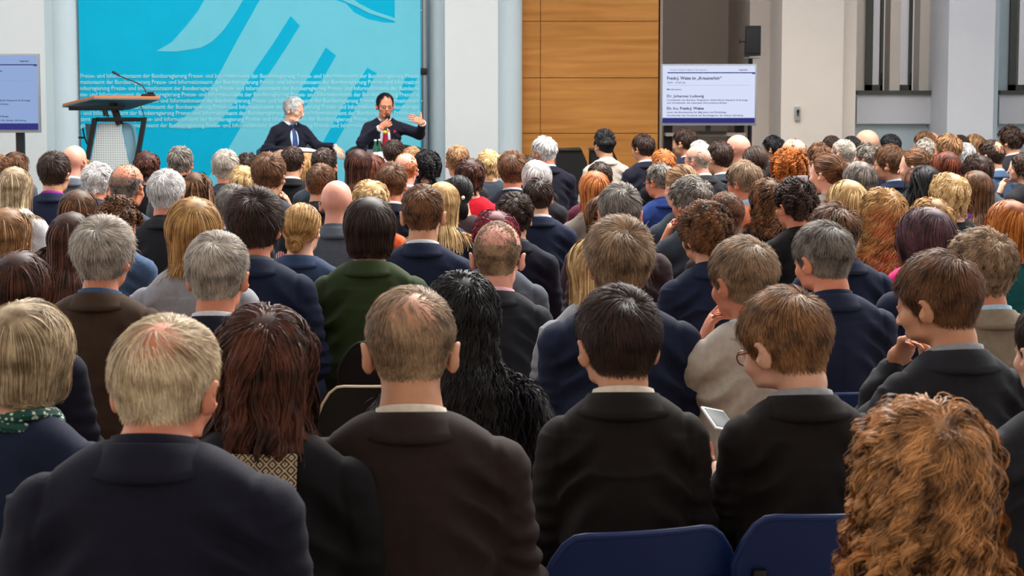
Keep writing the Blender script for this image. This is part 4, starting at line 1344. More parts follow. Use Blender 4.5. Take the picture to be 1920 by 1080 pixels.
A(830, 340, 54, 'L', 'blonde', 'T', 'navy', 4, -4, 4, 'long straight blond hair over a navy jacket')
A(861, 327, 47, 'PT', 'black', 'T', 'plumb', 2, 10, 4, 'sleek black hair tied with a pearl clasp in a plaid top', pearl=1)
A(918, 280, 46, 'BS', 'blonde', 'T', 'slate', 2, 2, 4, 'streaky blond hair against the round column')
A(961, 281, 61, 'S2', 'brown', 'J', 'dnavy', 2, -4, 2, 'smooth brown hair in front of the silver haired bob', skin='ruddy')
A(993, 290, 36, 'S', 'dkbrown', 'J', 'black', 4, 4, 4, 'dark hair half hidden behind the silver haired bob')
A(1006, 300, 54, 'BB', 'silver', 'T', 'charcoal', 6, -2, 4, 'silver white bob in a charcoal jacket')
A(1010, 331, 38, 'S2', 'dkbrown', 'J', 'navy', 4, 0, 4, 'short black brown hair in a navy jacket, before the silver haired bob', skin='tan')
A(1020, 254, 42, 'S2', 'silver', 'J', 'dnavy', 18, 22, 4, 'short white hair turned aside, in a dark suit before the wooden wall', shirt='ltblue', skin='ruddy', wide=1.1)
A(1133, 240, 38, 'SQ', 'black', 'J', 'beige', 10, 12, 4, 'a black quiff and shaved neck in a pale grey jacket', shirt='beige', skin='tan')
A(1205, 250, 38, 'S2', 'dkbrown', 'J', 'dnavy', 16, 24, 2, 'neat black brown hair in a dark suit before the wooden wall', shirt='white', skin='tan')
A(1125, 301, 44, 'S', 'dkbrown', 'J', 'burgundy', 6, 4, 8, 'dark hair bowed below the pale grey jacket, in burgundy')
A(1115, 320, 58, 'LM', 'ginger', 'T', 'taupe', 6, 4, 4, 'strawberry blond hair in a stone coloured jacket')
# --- right half
A(1244, 279, 44, 'BS', 'ginger', 'T', 'black', 12, 4, 4, 'curly orange hair before the edge of the wooden wall')
A(1237, 303, 43, 'S', 'dkgrey', 'J', 'blue', 16, 24, 10, 'cropped grey hair and glasses in a bright blue suit', shirt='blue', skin='ruddy', glasses=1)
A(1283, 239, 38, 'S', 'dkbrown', 'J', 'navy', 18, 30, 4, 'dark hair and stubble in profile under the flat screen', skin='tan', bald=.3)
A(1311, 262, 34, 'S2', 'silver', 'J', 'charcoal', 16, 12, 4, 'wavy grey hair right behind a bald bespectacled neighbour')
A(1307, 271, 38, 'Z', 'grey', 'J', 'charcoal', 18, 32, 6, 'bald crown and dark rimmed glasses looking aside under the screen', bald=.9, skin='pink', glasses=1)
A(1349, 263, 44, 'S', 'dkbrown', 'J', 'slate', 14, 16, 4, 'dark hair and a small bald spot, hand on chin, in a slate suit', bald=.3, hand='L', shirt='white', skin='tan')
A(1382, 252, 39, 'Z', 'grey', 'J', 'charcoal', 18, 26, 4, 'a shiny bald head and thin glasses below the right end of the screen', bald=1, shirt='white', skin='pink', glasses=1)
A(1414, 273, 44, 'PT', 'dkbrown', 'T', 'tweed', 12, 8, 2, 'dark brown hair tied back in a khaki jacket')
A(1278, 307, 58, 'BN', 'ltbrown', 'T', 'slate', 16, 8, 4, 'light brown hair combed back, above the frosted wavy hair')
A(1449, 253, 34, 'S2', 'black', 'J', 'charcoal', 20, 34, 2, 'glossy jet black hair in profile before the pale pier', skin='olive', shirt='ltblue')
A(1487, 258, 41, 'Z', 'brown', 'J', 'charcoal', 18, 14, 4, 'a thinning brown crown before the pale pier', bald=.75, skin='pink')
A(1477, 277, 66, 'CM', 'orange', 'T', 'black', 14, 6, 2, 'a wide halo of bright copper curls')
A(1536, 266, 42, 'SW', 'brown', 'J', 'charcoal', 16, 10, 4, 'wavy brown hair, right behind the copper curls', skin='ruddy')
A(1558, 253, 30, 'S', 'dkbrown', 'J', 'black', 18, 10, 4, 'dark cropped hair in the farthest row before the pier')
A(1549, 287, 50, 'BN', 'brown', 'K', 'taupe', 16, 30, 2, 'pinned up brown hair raising a small camera, in a taupe jacket', hand='L', cam=1)
A(1580, 260, 38, 'Z', 'grey', 'J', 'black', 18, 24, 4, 'shaved grey hair and glasses in a black jacket', glasses=1, skin='pink')
A(1595, 254, 28, 'S', 'black', 'J', 'black', 18, 14, 4, 'black hair glimpsed beside a bald pale head')
A(1623, 243, 37, 'Z', 'silver', 'J', 'navy', 22, 34, 2, 'a bald pale head in profile under the window', bald=1, skin='pale')
A(1624, 266, 38, 'SW', 'dkgrey', 'J', 'navy', 20, 34, 2, 'grey curly hair in profile, in front of the bald pale head', shirt='ltblue', skin='ruddy')
A(1668, 250, 33, 'S', 'black', 'J', 'black', 18, 20, 4, 'receding jet black hair under the middle of the window', skin='ruddy', bald=.2)
A(1668, 270, 52, 'S2', 'brown', 'J', 'navy', 18, 38, 2, 'brown hair and black glasses in profile, in a navy suit', shirt='ltblue', skin='tan', glasses=1)
A(1611, 302, 58, 'BB', 'dkgrey', 'T', 'black', 14, 4, 2, 'smooth grey brown bob above the bright blond layers')
A(1716, 277, 47, 'BN', 'brown', 'T', 'charcoal', 18, 36, 2, 'light brown hair in a small round bun, face in profile')
A(1733, 245, 36, 'S', 'brown', 'J', 'charcoal', 18, 18, 4, 'brown hair in the farthest row next to the white pier')
A(1744, 248, 26, 'Z', 'grey', 'J', 'grey', 18, 18, 4, 'a pink bald head wedged between brown and grey heads by the pier', bald=1, skin='pink')
A(1735, 258, 36, 'SW', 'grey', 'J', 'charcoal', 18, 14, 4, 'curly grey hair above the small round bun')
A(1776, 250, 43, 'S2', 'ltbrown', 'J', 'black', 18, 28, 2, 'sandy brown hair against the white pier', skin='ruddy')
A(1799, 252, 28, 'S', 'dkbrown', 'T', 'black', 18, 14, 4, 'dark hair right of the sandy brown head')
A(1827, 251, 31, 'LM', 'ltbrown', 'T', 'black', 16, 8, 4, 'light brown bob at the edge of the white pier')
A(1809, 267, 27, 'BS', 'silver', 'T', 'black', 16, 6, 4, 'a patch of pale grey hair between the sandy head and the receding one')
A(1857, 261, 41, 'S', 'dkbrown', 'J', 'steel', 18, 22, 4, 'receding dark hair in a petrol blue jacket', bald=.5, shirt='ltblue', skin='tan')
A(1893, 234, 42, 'SW', 'dkbrown', 'J', 'charcoal', 22, 22, 2, 'tall messy dark hair in the farthest row near the right edge', skin='tan', D_=14.6)
A(1888, 264, 34, 'LM', 'ltbrown', 'T', 'ltblue', 16, 8, 4, 'wavy brown hair just below the tall messy dark hair')
A(1914, 286, 44, 'BS', 'dkbrown', 'T', 'charcoal', 30, 46, 2, 'short dark hair smiling in profile at the right edge', hand='L')
A(1774, 283, 50, 'L', 'auburn', 'T', 'black', 14, 10, 2, 'long straight auburn hair, behind the fluffy blond hair')
A(1832, 289, 51, 'BS', 'dkbrown', 'T', 'grey', 14, 10, 4, 'short dark brown hair above the plum brown hair')
A(1735, 310, 46, 'L', 'black', 'T', 'white', 16, 30, 2, 'long black hair with a slice of cheek, beside the navy suited glasses wearer')

# ------------------------------------------------------------------ size and depth of everyone
HAIRS = {}
def hair_for(p):
    hi = p.get('hi', 2 if p['w'] >= 88 else (1 if p['w'] >= 50 else 0))
    p['hilev'] = hi
    if hi < 2 and p.get('bald', 0) < .45: p['bald'] = 0
    key = (p['sty'], hi, p.get('bald', 0), p.get('recede', 0), (int(p['cx']) % 97 if hi == 2 else int(p['cx']) % 2))
    if p['sty'] in ('Z',) and p.get('bald', 0) >= 1:
        p['bare'] = True
    if key not in HAIRS:
        sd = 11 + sum(ord(c) for c in p['sty']) * 7 + key[4] * 31
        HAIRS[key] = make_hair(p['sty'], sd, hi, bald=key[2], recede=key[3])
    return HAIRS[key]

for p in PEOPLE:
    p['mesh'] = hair_for(p)
    hw = max(p['mesh']['hw'], .150); ht = max(p['mesh']['ht'], 1.316)
    Dw = hw * F / p['w']
    Dy = F * (H - 1.31) / (p['y'] - 160.6)
    D = Dw ** .55 * Dy ** .45
    big = p['w'] > 62
    lo = F * (H - (1.43 if big else 1.47)) / (p['y'] - 160.6); hi_ = F * (H - (1.20 if big else 1.15)) / (p['y'] - 160.6)
    p['D'] = p['D0'] = min(max(D, lo), hi_)
    hi_ = min(hi_, 15.0 if p['cx'] < 850 else 16.8); lo = min(lo, hi_ - .3); p['D'] = min(p['D'], hi_); p['D0'] = p['D']
    if 'D_' in p: p['D'] = p['D0'] = lo = p['D_']; hi_ = lo
    p['Dlo'], p['Dhi'] = lo, hi_ * 1.02
    p['ht'], p['hwm'] = ht, hw
# pull apart those who would sit in each other
cxs = np.array([p['cx'] for p in PEOPLE], float); ys_ = np.array([p['y'] for p in PEOPLE], float)
Ds = np.array([p['D'] for p in PEOPLE]); D0 = Ds.copy()
lo_ = np.array([p['Dlo'] for p in PEOPLE]); hi_ = np.array([p['Dhi'] for p in PEOPLE])
NEED = .50
for it in range(400):
    X = (cxs - 960) / F * Ds
    dx = np.abs(X[:, None] - X[None]); dd = Ds[:, None] - Ds[None]
    conf = (dx < .39) & (np.abs(dd) < NEED) & ~np.eye(len(Ds), dtype=bool)
    if not conf.any(): break
    nearer = (ys_[:, None] > ys_[None]) | ((ys_[:, None] == ys_[None]) & (cxs[:, None] > cxs[None]))     # i nearer than j
    want = np.where(nearer, -NEED, NEED)
    push = np.where(conf, (want - dd) * .25, 0).sum(1)
    Ds = Ds + np.clip(push, -.1, .1) + (D0 - Ds) * .01
    Ds = np.clip(Ds, lo_, hi_)
for p, d in zip(PEOPLE, Ds): p['D'] = float(d)

# ------------------------------------------------------------------ build them
BODY, CLOTHM = {}, {}
def get_body(left, right, hi):
    k = (left, right, hi)
    if k not in BODY: BODY[k] = body_proto(left, right, hi)
    return BODY[k]
def get_cloth(kind, left, right, hi, v):
    k = (kind, left, right, hi, v)
    if k not in CLOTHM:
        CLOTHM[k] = jacket_mesh('garment', left, right, hi, 100 + v * 17, slim=(kind == 'T'), padded=(kind == 'J'), wide=1.0)
    return CLOTHM[k]
COLLARS, TROUS = {}, {}
def get_collar(kind, hi):
    if (kind, hi) not in COLLARS: COLLARS[kind, hi] = collar_mesh('collar', kind, hi)
    return COLLARS[kind, hi]
M_EYEW = mat('eye_white', (226, 222, 216), rough=0.2)
M_IRIS = mat('eye_iris', (48, 36, 28), rough=0.15)
def lip_mat(k):
    c = SKIN[k]; return mat('lip_' + k, (c[0] * .86, c[1] * .68, c[2] * .70), rough=0.4)
def shared(name, me, parent, m, keep_slot=False):
    """another object on shared mesh data with a material of its own"""
    if len(me.materials) == 0: me.materials.append(None)
    o = bpy.data.objects.new(name, me); COL.objects.link(o)
    o.parent = parent
    o.material_slots[0].link = 'OBJECT'; o.material_slots[0].material = m
    return o

def glasses_mesh(m):
    g = MB()
    y = HC[1] + .098; z = HC[2] + .006
    for s in (-1, 1):
        pts = [(s * .033 + .021 * math.cos(a), y - .3 * abs(s * .033 + .021 * math.cos(a)) ** 1.6, z + .016 * math.sin(a)) for a in [2 * math.pi * i / 14 for i in range(15)]]
        g.tube(pts, .0018, 6)
        g.tube([(s * .054, y - .004, z + .006), (s * .074, y - .035, z + .006), (s * .0785, y - .105, z + .004), (s * .080, y - .125, z - .012)], .0017, 6)
    g.tube([(-.012, y, z + .004), (0, y + .003, z + .007), (.012, y, z + .004)], .0018, 6)
    return g

def rot_vec(V, ang, axis_, piv, w):
    """rotate every vertex by its own share w of the angle"""
    a = ang * w[:, None]; k = np.array(axis_, dtype=np.float32)
    P = V - piv
    return (piv + P * np.cos(a) + np.cross(k[None], P) * np.sin(a) + k[None] * (P @ k)[:, None] * (1 - np.cos(a))).astype(np.float32)

TW = 0
def build_person(p, root_loc=None):
    global TW
    D = p['D']
    ztop = H - (p['y'] - 160.6) * D / F
    X = (p['cx'] - 960) / F * D
    hi = p['hilev']
    left = 'lap'; right = 'lap'
    if p.get('hand') == 'L': left = p.get('handkind', 'cheek')
    if p.get('hand') == 'R': right = 'cheek'
    bp_ = get_body(left, right, hi >= 1 and p['w'] >= 74)
    s = ztop / p['ht']
    # head size so that its width in the photo is met
    hs = (p['w'] * D / F) / (p['hwm'] * s)
    hs = min(max(hs, .90), 1.12)
    sink = p.get('sink', .006)                             # how far the head sits down between the shoulders
    s = ztop / (PIV[2] + (p['ht'] - PIV[2]) * hs - sink)
    V = bp_.V.copy()
    w = np.clip((V[:, 2] - (PIV[2] - .055)) / .065, 0, 1); w = w * w * (3 - 2 * w)
    # keep raised hands with the arms
    if left != 'lap' or right != 'lap':
        r = np.hypot(V[:, 0], V[:, 1] - HC[1] + .0)
        w = w * np.where((V[:, 2] < HC[2] + .06) & ((r > .118)), 0, 1)
    wq = p.get('wide', 1)
    V[:, 0] *= 1 + (wq - 1) * (1 - w)
    V = (PIV + (V - PIV) * (1 + (hs - 1) * w)[:, None]).astype(np.float32)
    yaw = R(p['hy']); nod = R(-p['nod'])
    V = rot_vec(V, nod, (1, 0, 0), PIV, w)
    V = rot_vec(V, yaw, (0, 0, 1), PIV, w)
    V[:, 2] -= sink * w
    me = mesh_from('person', V, bp_.Q, bp_.mi)
    sk = p.get('skin', 'pale')
    for m in (skin_mat(sk), M_EYEW, M_IRIS, lip_mat(sk)): me.materials.append(m)
    o = bpy.data.objects.new('person', me); COL.objects.link(o)
    by = R(p['by'])
    Mh = Matrix.Translation(Vector(PIV) - Vector((0, 0, sink))) @ Matrix.Rotation(yaw, 4, 'Z') @ Matrix.Rotation(nod, 4, 'X') @ Matrix.Scale(hs, 4) @ Matrix.Translation(-Vector(PIV))
    hc = Mh @ Vector(HC)
    Rz = Matrix.Rotation(by, 3, 'Z')
    off = Rz @ (Vector((hc.x, hc.y, 0)) * s)
    o.location = (X - off.x, D - off.y, 0)
    o.rotation_euler = (0, 0, by)
    o.scale = (s, s, s)
    tag(o, p['label'], 'person', 'seated audience')
    if not (p.get('bare')):
        h = shared('hair', p['mesh'], o, hair_mat(p['hair'], *HAIR[p['hair']]))
        h.matrix_local = Mh
    hic = hi >= 1 and p['w'] >= 80
    kind = p['out']
    v = (int(p['cx']) % 3) 
    if kind == 'T': v = v % 2
    if not hic: v = 0
    cm = cloth_mat(p['col'])
    wx = p.get('wide', 1.0)
    g = shared('jacket' if kind != 'T' else 'jumper', get_cloth('T' if kind == 'T' else 'J', left, right, hic, v), o, cm)
    g.scale = (wx, 1, 1)
    if kind in ('J', 'K'):
        c = shared('lapel_collar', get_collar('jacket', hic), g, cm); c.scale = (1 / wx, 1, 1)
    if kind == 'J' or p.get('shirt'):
        c = shared('shirt_collar', get_collar('shirt', hic), o, cloth_mat(p.get('shirt', 'white')))
    if kind == 'T':
        c = shared('neckline', get_collar('round', hic), g, cm); c.scale = (1 / wx, 1, 1)
    if 'tr' not in TROUS: TROUS['tr'] = trousers_mesh('trousers')
    shared('trousers', TROUS['tr'], o, cloth_mat('dnavy' if p['col'] in ('navy', 'dnavy', 'blue') else 'warmblack'))
    if 'shoe1' not in TROUS: TROUS['shoe1'] = shoe_mesh(1); TROUS['shoe-1'] = shoe_mesh(-1)
    for q_ in (1, -1): shared('shoe', TROUS['shoe%d' % q_], o, mat('shoe_black', (20, 18, 18), rough=.35))
    if p.get('glasses'):
        gm = 'gl'
        if gm not in TROUS:
            t = glasses_mesh(None).build('glasses'); TROUS[gm] = t.data; bpy.data.objects.remove(t)
        e = shared('glasses', TROUS[gm], o, mat('glasses_frame_brown', (120, 56, 22), rough=.3) if p['w'] > 140 else mat('glasses_frame_dark', (24, 22, 24), rough=.3))
        e.matrix_local = Mh
    if p.get('scarf'):
        sc = MB()
        for k, (rr, zz) in enumerate(((.072, 1.078), (.076, 1.060))):
            pts = [(rr * math.sin(a) * (1 + .05 * math.sin(a * 3 + k)), .012 - rr * 1.05 * math.cos(a), zz + .008 * math.sin(a * 2 + k * 2)) for a in [2 * math.pi * i / 24 for i in range(25)]]
            sc.tube(pts, .012, 8)
        sm = scarf_mat(p['scarf'])
        sc.build('scarf', sm, o)
    if p.get('pearl'):
        q = MB()
        q.lathe([(.001, -.012), (.008, -.010), (.012, 0), (.008, .010), (.001, .012)], (0, HC[1] - .128, HC[2] - .01), 14)
        e = q.build('pearl_clasp', mat('pearl', (238, 234, 228), rough=.2), o); e.matrix_local = Mh
    if p.get('stripe'):
        q = MB()
        q.tube([(-.075, -.02, 1.085), (-.082, .03, 1.07), (-.070, .08, 1.04), (-.045, .12, .99)], [.020, .024, .024, .018], 10)
        q.build('striped_scarf', stripe_mat(), o)
    if p.get('pattern'):
        q = MB()
        n = 14
        zs_ = [1.05, 1.02, .98, .94, .90]
        cols_ = []
        for i in range(n + 1):
            a = (i / n - .5) * 1.05
            cols_.append([(math.sin(a) * .15, -math.cos(a) * (.080 + .060 * (1 - (z - .90) / .16)) - .012, z) for z in zs_])
        bm = q.bm
        vs = [[bm.verts.new(c) for c in cc] for cc in cols_]
        for i in range(n):
            for j in range(len(zs_) - 1):
                bm.faces.new((vs[i][j], vs[i + 1][j], vs[i + 1][j + 1], vs[i][j + 1]))
        q.build('patterned_yoke', lattice_mat(), o)
    return o

def scarf_mat(k):
    key = 'scarf_' + k
    if key in MATS: return MATS[key]
    m = bpy.data.materials.new(key); m.use_nodes = True
    nt = m.node_tree; b = nt.nodes['Principled BSDF']; b.inputs['Roughness'].default_value = .8
    tc = nt.nodes.new('ShaderNodeTexCoord'); vo = nt.nodes.new('ShaderNodeTexVoronoi'); vo.inputs['Scale'].default_value = 85
    cr = nt.nodes.new('ShaderNodeValToRGB'); cr.color_ramp.interpolation = 'CONSTANT'
    cr.color_ramp.elements[0].color = lin((206, 220, 200) if k == 'teal' else (190, 150, 160)); cr.color_ramp.elements[1].position = .32
    cr.color_ramp.elements[1].color = lin((20, 74, 66) if k == 'teal' else (70, 24, 40))
    nt.links.new(tc.outputs['Object'], vo.inputs['Vector']); nt.links.new(vo.outputs['Distance'], cr.inputs['Fac']); nt.links.new(cr.outputs['Color'], b.inputs['Base Color'])
    MATS[key] = m; return m
def stripe_mat():
    m = bpy.data.materials.new('red_white_stripes'); m.use_nodes = True
    nt = m.node_tree; b = nt.nodes['Principled BSDF']; b.inputs['Roughness'].default_value = .8
    tc = nt.nodes.new('ShaderNodeTexCoord'); w = nt.nodes.new('ShaderNodeTexWave'); w.bands_direction = 'X'; w.inputs['Scale'].default_value = 36
    cr = nt.nodes.new('ShaderNodeValToRGB'); cr.color_ramp.interpolation = 'CONSTANT'
    cr.color_ramp.elements[0].color = lin((190, 24, 60)); cr.color_ramp.elements[1].position = .5; cr.color_ramp.elements[1].color = lin((240, 226, 230))
    nt.links.new(tc.outputs['Object'], w.inputs['Vector']); nt.links.new(w.outputs['Fac'], cr.inputs['Fac']); nt.links.new(cr.outputs['Color'], b.inputs['Base Color'])
    return m
def lattice_mat():
    m = bpy.data.materials.new('black_cream_lattice'); m.use_nodes = True
    nt = m.node_tree; b = nt.nodes['Principled BSDF']; b.inputs['Roughness'].default_value = .8
    tc = nt.nodes.new('ShaderNodeTexCoord'); mp = nt.nodes.new('ShaderNodeMapping'); mp.inputs['Scale'].default_value = (46, 0, 46)
    ab = nt.nodes.new('ShaderNodeVectorMath'); ab.operation = 'FRACTION'
    sb = nt.nodes.new('ShaderNodeVectorMath'); sb.operation = 'SUBTRACT'; sb.inputs[1].default_value = (.5, 0, .5)
    aa = nt.nodes.new('ShaderNodeVectorMath'); aa.operation = 'ABSOLUTE'
    sp = nt.nodes.new('ShaderNodeSeparateXYZ')
    ad = nt.nodes.new('ShaderNodeMath'); ad.operation = 'ADD'
    mo = nt.nodes.new('ShaderNodeMath'); mo.operation = 'PINGPONG'; mo.inputs[1].default_value = .17
    gt = nt.nodes.new('ShaderNodeMath'); gt.operation = 'GREATER_THAN'; gt.inputs[1].default_value = .085
    mx = nt.nodes.new('ShaderNodeMixRGB'); mx.inputs[1].default_value = lin((14, 12, 12)); mx.inputs[2].default_value = lin((196, 172, 140))
    nt.links.new(tc.outputs['Object'], mp.inputs['Vector']); nt.links.new(mp.outputs['Vector'], ab.inputs[0]); nt.links.new(ab.outputs[0], sb.inputs[0]); nt.links.new(sb.outputs[0], aa.inputs[0])
    nt.links.new(aa.outputs[0], sp.inputs[0]); nt.links.new(sp.outputs['X'], ad.inputs[0]); nt.links.new(sp.outputs['Z'], ad.inputs[1])
    nt.links.new(ad.outputs[0], mo.inputs[0]); nt.links.new(mo.outputs[0], gt.inputs[0]); nt.links.new(gt.outputs[0], mx.inputs[0]); nt.links.new(mx.outputs[0], b.inputs['Base Color'])
    return m

import time as _t
t0 = _t.time()
for p in PEOPLE:
    p['obj'] = build_person(p)
print([(p['cx'],round(p['D'],2),round(p['obj'].scale[0],2)) for p in PEOPLE[:40]]); print('people', len(PEOPLE), round(_t.time() - t0, 1))
# ------------------------------------------------------------------ the two speakers on the stage
def speaker(px, ytop, Y, rz, hyaw, nod, arms, legs, skin, hstyle, hcol, tie, label, seed, s):
    """arms: (shoulder, elbow, wrist, hand direction, palm normal, curl, options) right then left"""
    body = [Ell((0, .015, .70), (.13, .10, .15), k=.05), Ell((0, .005, .88), (.13, .095, .15), k=.05), Cap((-.11, -.01, .975), (.11, -.01, .975), .040, k=.05), Ell((0, 0, .55), (.15, .115, .105), k=.05)]
    jac = [Ell((0, .010, .865), (.158, .128, .200), k=.03), Ell((0, .005, .68), (.150, .134, .15), k=.08), Cap((-.060, -.012, 1.020), (.060, -.012, 1.020), .052, k=.06)]
    tro = [Ell((0, 0, .56), (.17, .135, .12), k=.05)]
    cuffs, shoes = [], []
    for s_, a in zip((1, -1), arms):
        sh, el, wr, fd, pn, curl, opt = a
        body += [Cap(sh, el, .040, .034, k=.03), Cap(el, wr, .034, .025, k=.02)] + hand_prims(wr, fd, pn, (1 if s_ < 0 else -1) * opt.pop('flip', 1), curl, **opt)
        w_ = np.array(wr); e_ = np.array(el)
        jac += [Cap((s_ * .05, -.014, 1.020), (s_ * .138, -.008, .972), .048, .052, k=.05), Cap(sh, el, .056, .050, k=.035), Cap(el, tuple(w_ * .86 + e_ * .14), .050, .038, k=.03)]
        cuffs.append((tuple(w_ * .86 + e_ * .14), tuple(w_ * 1.0 + e_ * .0)))
    for leg in legs:
        h, k, a, t = leg
        body += [Cap(h, k, .078, .056, k=.04), Cap(k, a, .050, .036, k=.03), Cap(a, t, .032, .026, k=.02)]
        tro += [Cap(h, k, .094, .070, k=.04), Cap(k, tuple(np.array(a) * .88 + np.array(k) * .12), .066, .052, k=.03)]
        shoes.append((a, t))
    jac += [Cap((0, .008, 1.30), (0, .006, 1.075), .050, .056, k=.012, op='s'), Ell((0, .170, .94), (.070, .090, .19), k=.015, op='s'), Cap((0, .125, .80), (0, .165, .62), .014, .034, k=.01, op='s')]
    pr = body + neck_prims() + head_prims()
    V, Q = surface(pr, axis((-.46, -.12, .0075), (-.12, .12, .005), (.12, .46, .0075)), axis((-.16, -.08, .012), (-.08, .18, .005), (.18, .46, .008), (.46, .9, .02)), axis((-.02, .66, .02), (.66, 1.06, .0075), (1.06, 1.34, .005)))
    w = np.clip((V[:, 2] - (PIV[2] - .055)) / .065, 0, 1) * (np.hypot(V[:, 0], V[:, 1] - HC[1]) < .135)
    c = V[Q].mean(1); mi = np.zeros(len(Q), dtype=np.int32)
    for sg in (-1, 1):
        e = np.array(hx(sg * .031, .079, .006))
        m_ = (np.linalg.norm(c - e, axis=1) < .0145) & (c[:, 1] > e[1] + .005) & (np.abs(c[:, 2] - e[2]) < .006)
        mi[m_] = 1; mi[m_ & (np.abs(c[:, 0] - e[0]) < .006)] = 2
    mi[(np.abs(c[:, 2] - (HC[2] - .0555)) < .010) & (np.abs(c[:, 0]) < .024) & (c[:, 1] > HC[1] + .080)] = 3
    yaw = R(hyaw); nd = R(-nod)
    V = rot_vec(rot_vec(V, nd, (1, 0, 0), PIV, w), yaw, (0, 0, 1), PIV, w)
    me = mesh_from('person', V, Q, mi)
    for m in (skin_mat(skin), M_EYEW, M_IRIS, lip_mat(skin)): me.materials.append(m)
    o = bpy.data.objects.new('person', me); COL.objects.link(o)
    Mh = Matrix.Translation(Vector(PIV)) @ Matrix.Rotation(yaw, 4, 'Z') @ Matrix.Rotation(nd, 4, 'X') @ Matrix.Translation(-Vector(PIV))
    hc = Mh @ Vector(HC); off = Matrix.Rotation(R(rz), 3, 'Z') @ (Vector((hc.x, hc.y, 0)) * s)
    top = at(px, ytop, Y)
    o.location = (top.x - off.x, Y - off.y, ZS); o.rotation_euler = (0, 0, R(rz)); o.scale = (s, s, s)
    tag(o, label, 'person')
    hm = make_hair(hstyle, seed, 1, recede=.7)
    h = shared('hair', hm, o, hair_mat(hcol, *HAIR[hcol])); h.matrix_local = Mh
    V, Q = surface(jac, axis((-.48, .48, .0095)), axis((-.18, .45, .0095)), axis((.5, 1.16, .0095)))
    V = wrinkle(V, vnormals(V, Q), seed, .004, False)
    link('jacket', mesh_from('jacket', V, Q), o, [cloth_mat('dnavy')])
    shirt = [Ell((0, .006, .87), (.138, .112, .185), k=.03), Ell((0, .006, .68), (.132, .118, .13), k=.06), Cap((0, .004, 1.02), (0, .004, 1.07), .062, .060, k=.03)]
    V, Q = surface(shirt, axis((-.2, .2, .012)), axis((-.15, .15, .012)), axis((.5, 1.15, .012)))
    sm = cloth_mat('ltblue' if seed % 2 else 'white')
    sh_ = link('shirt', mesh_from('shirt', V, Q), o, [sm])
    c = shared('shirt_collar', get_collar('shirt', True), sh_, sm)
    for a, b in cuffs:
        MB().tube([a, b], .033, 14).build('cuff', sm, sh_)
    # tie
    z = [1.055, 1.035, 1.02, .95, .86, .76, .70, .67]
    hwid = [.016, .012, .017, .021, .027, .034, .030, .003]
    tb = MB(); vs = []
    for zz, ww in zip(z, hwid):
        yy = .006 + .112 * math.sqrt(max(0.02, 1 - ((zz - .87) / .185) ** 2)) + .012 if zz > .80 else .006 + .128
        if zz > 1.01: yy = .078
        elif zz > .94: yy = max(yy, .098)
        vs.append([tb.bm.verts.new((sx * ww, yy - (.004 if sx else -.004), zz)) for sx in (-1, 0, 1)])
    for a, b in zip(vs, vs[1:]):
        tb.bm.faces.new((a[0], a[1], b[1], b[0])); tb.bm.faces.new((a[1], a[2], b[2], b[1]))
    te = tb.build('tie', tie, o)
    so = te.modifiers.new('solid', 'SOLIDIFY'); so.thickness = .006
    V, Q = surface(tro, axis((-.32, .32, .014)), axis((-.2, .75, .016)), axis((.04, .92, .014)))
    link('trousers', mesh_from('trousers', V, Q), o, [cloth_mat('dnavy')])
    for a, t in shoes:
        a_, t_ = Vector(a), Vector(t)
        MB().tube([a_ + (a_ - t_) * .15, a_ * .6 + t_ * .4, t_ * .9 + a_ * .1, t_ + (t_ - a_) * .25], [.040, .042, .042, .022], 12).build('shoe', mat('shoe_black', (14, 13, 14), rough=.25), o)
    return o, Mh

tie1 = mat('tie_blue', (38, 50, 92), rough=.5, noise=.6, nscale=70)
tie2 = mat('tie_red', (168, 28, 56), rough=.5, noise=.15, nscale=60)
YS = 17.2
sp1, _ = speaker(551, 184, YS, -148, 34, 10,
    (((.150, -.005, .985), (.255, -.010, .800), (.105, .205, .800), (-.85, .45, -.25), (0, .15, -1), .55, {}),
     ((-.150, -.005, .985), (-.245, .130, .830), (-.330, .350, .830), (-.15, .75, -.6), (.1, -.5, -.9), .45, {})),
    (((.08, .03, .54), (.02, .42, .66), (-.20, .52, .34), (-.30, .60, .26)), ((-.08, .03, .54), (-.12, .42, .55), (-.10, .46, .10), (-.10, .60, .04))),
    'pale', 'S2', 'silver', tie1, 'person with white hair on stage in a dark suit and blue tie, papers on lap', 41, .955)
sp2, Mh2 = speaker(722, 177, YS, -172, 6, 4,
    (((.150, -.005, .985), (.225, .110, .850), (.060, .245, .990), (-.75, .10, .45), (-.2, -1, .2), 1.0, {}),
     ((-.150, -.005, .985), (-.330, .080, .930), (-.345, .270, 1.040), (.75, .30, .35), (0, -.5, -.3), .25, dict(thumb_up=True, flip=-1))),
    (((.08, .03, .54), (.10, .42, .55), (.08, .46, .10), (.08, .60, .04)), ((-.08, .03, .54), (-.20, .40, .68), (-.02, .52, .38), (.08, .62, .30))),
    'ruddy', 'S', 'black', tie2, 'person with glasses and a red tie talking into a microphone, one hand raised', 42, .985)
e = shared('glasses', TROUS['gl'], sp2, mat('glasses_frame_dark')); e.matrix_local = Mh2
MB().prism([(-.075, .128, .935), (-.110, .118, .955), (-.098, .122, .962), (-.080, .126, .972)], (0, .012, 0)).build('pocket_square', tie2, sp2)

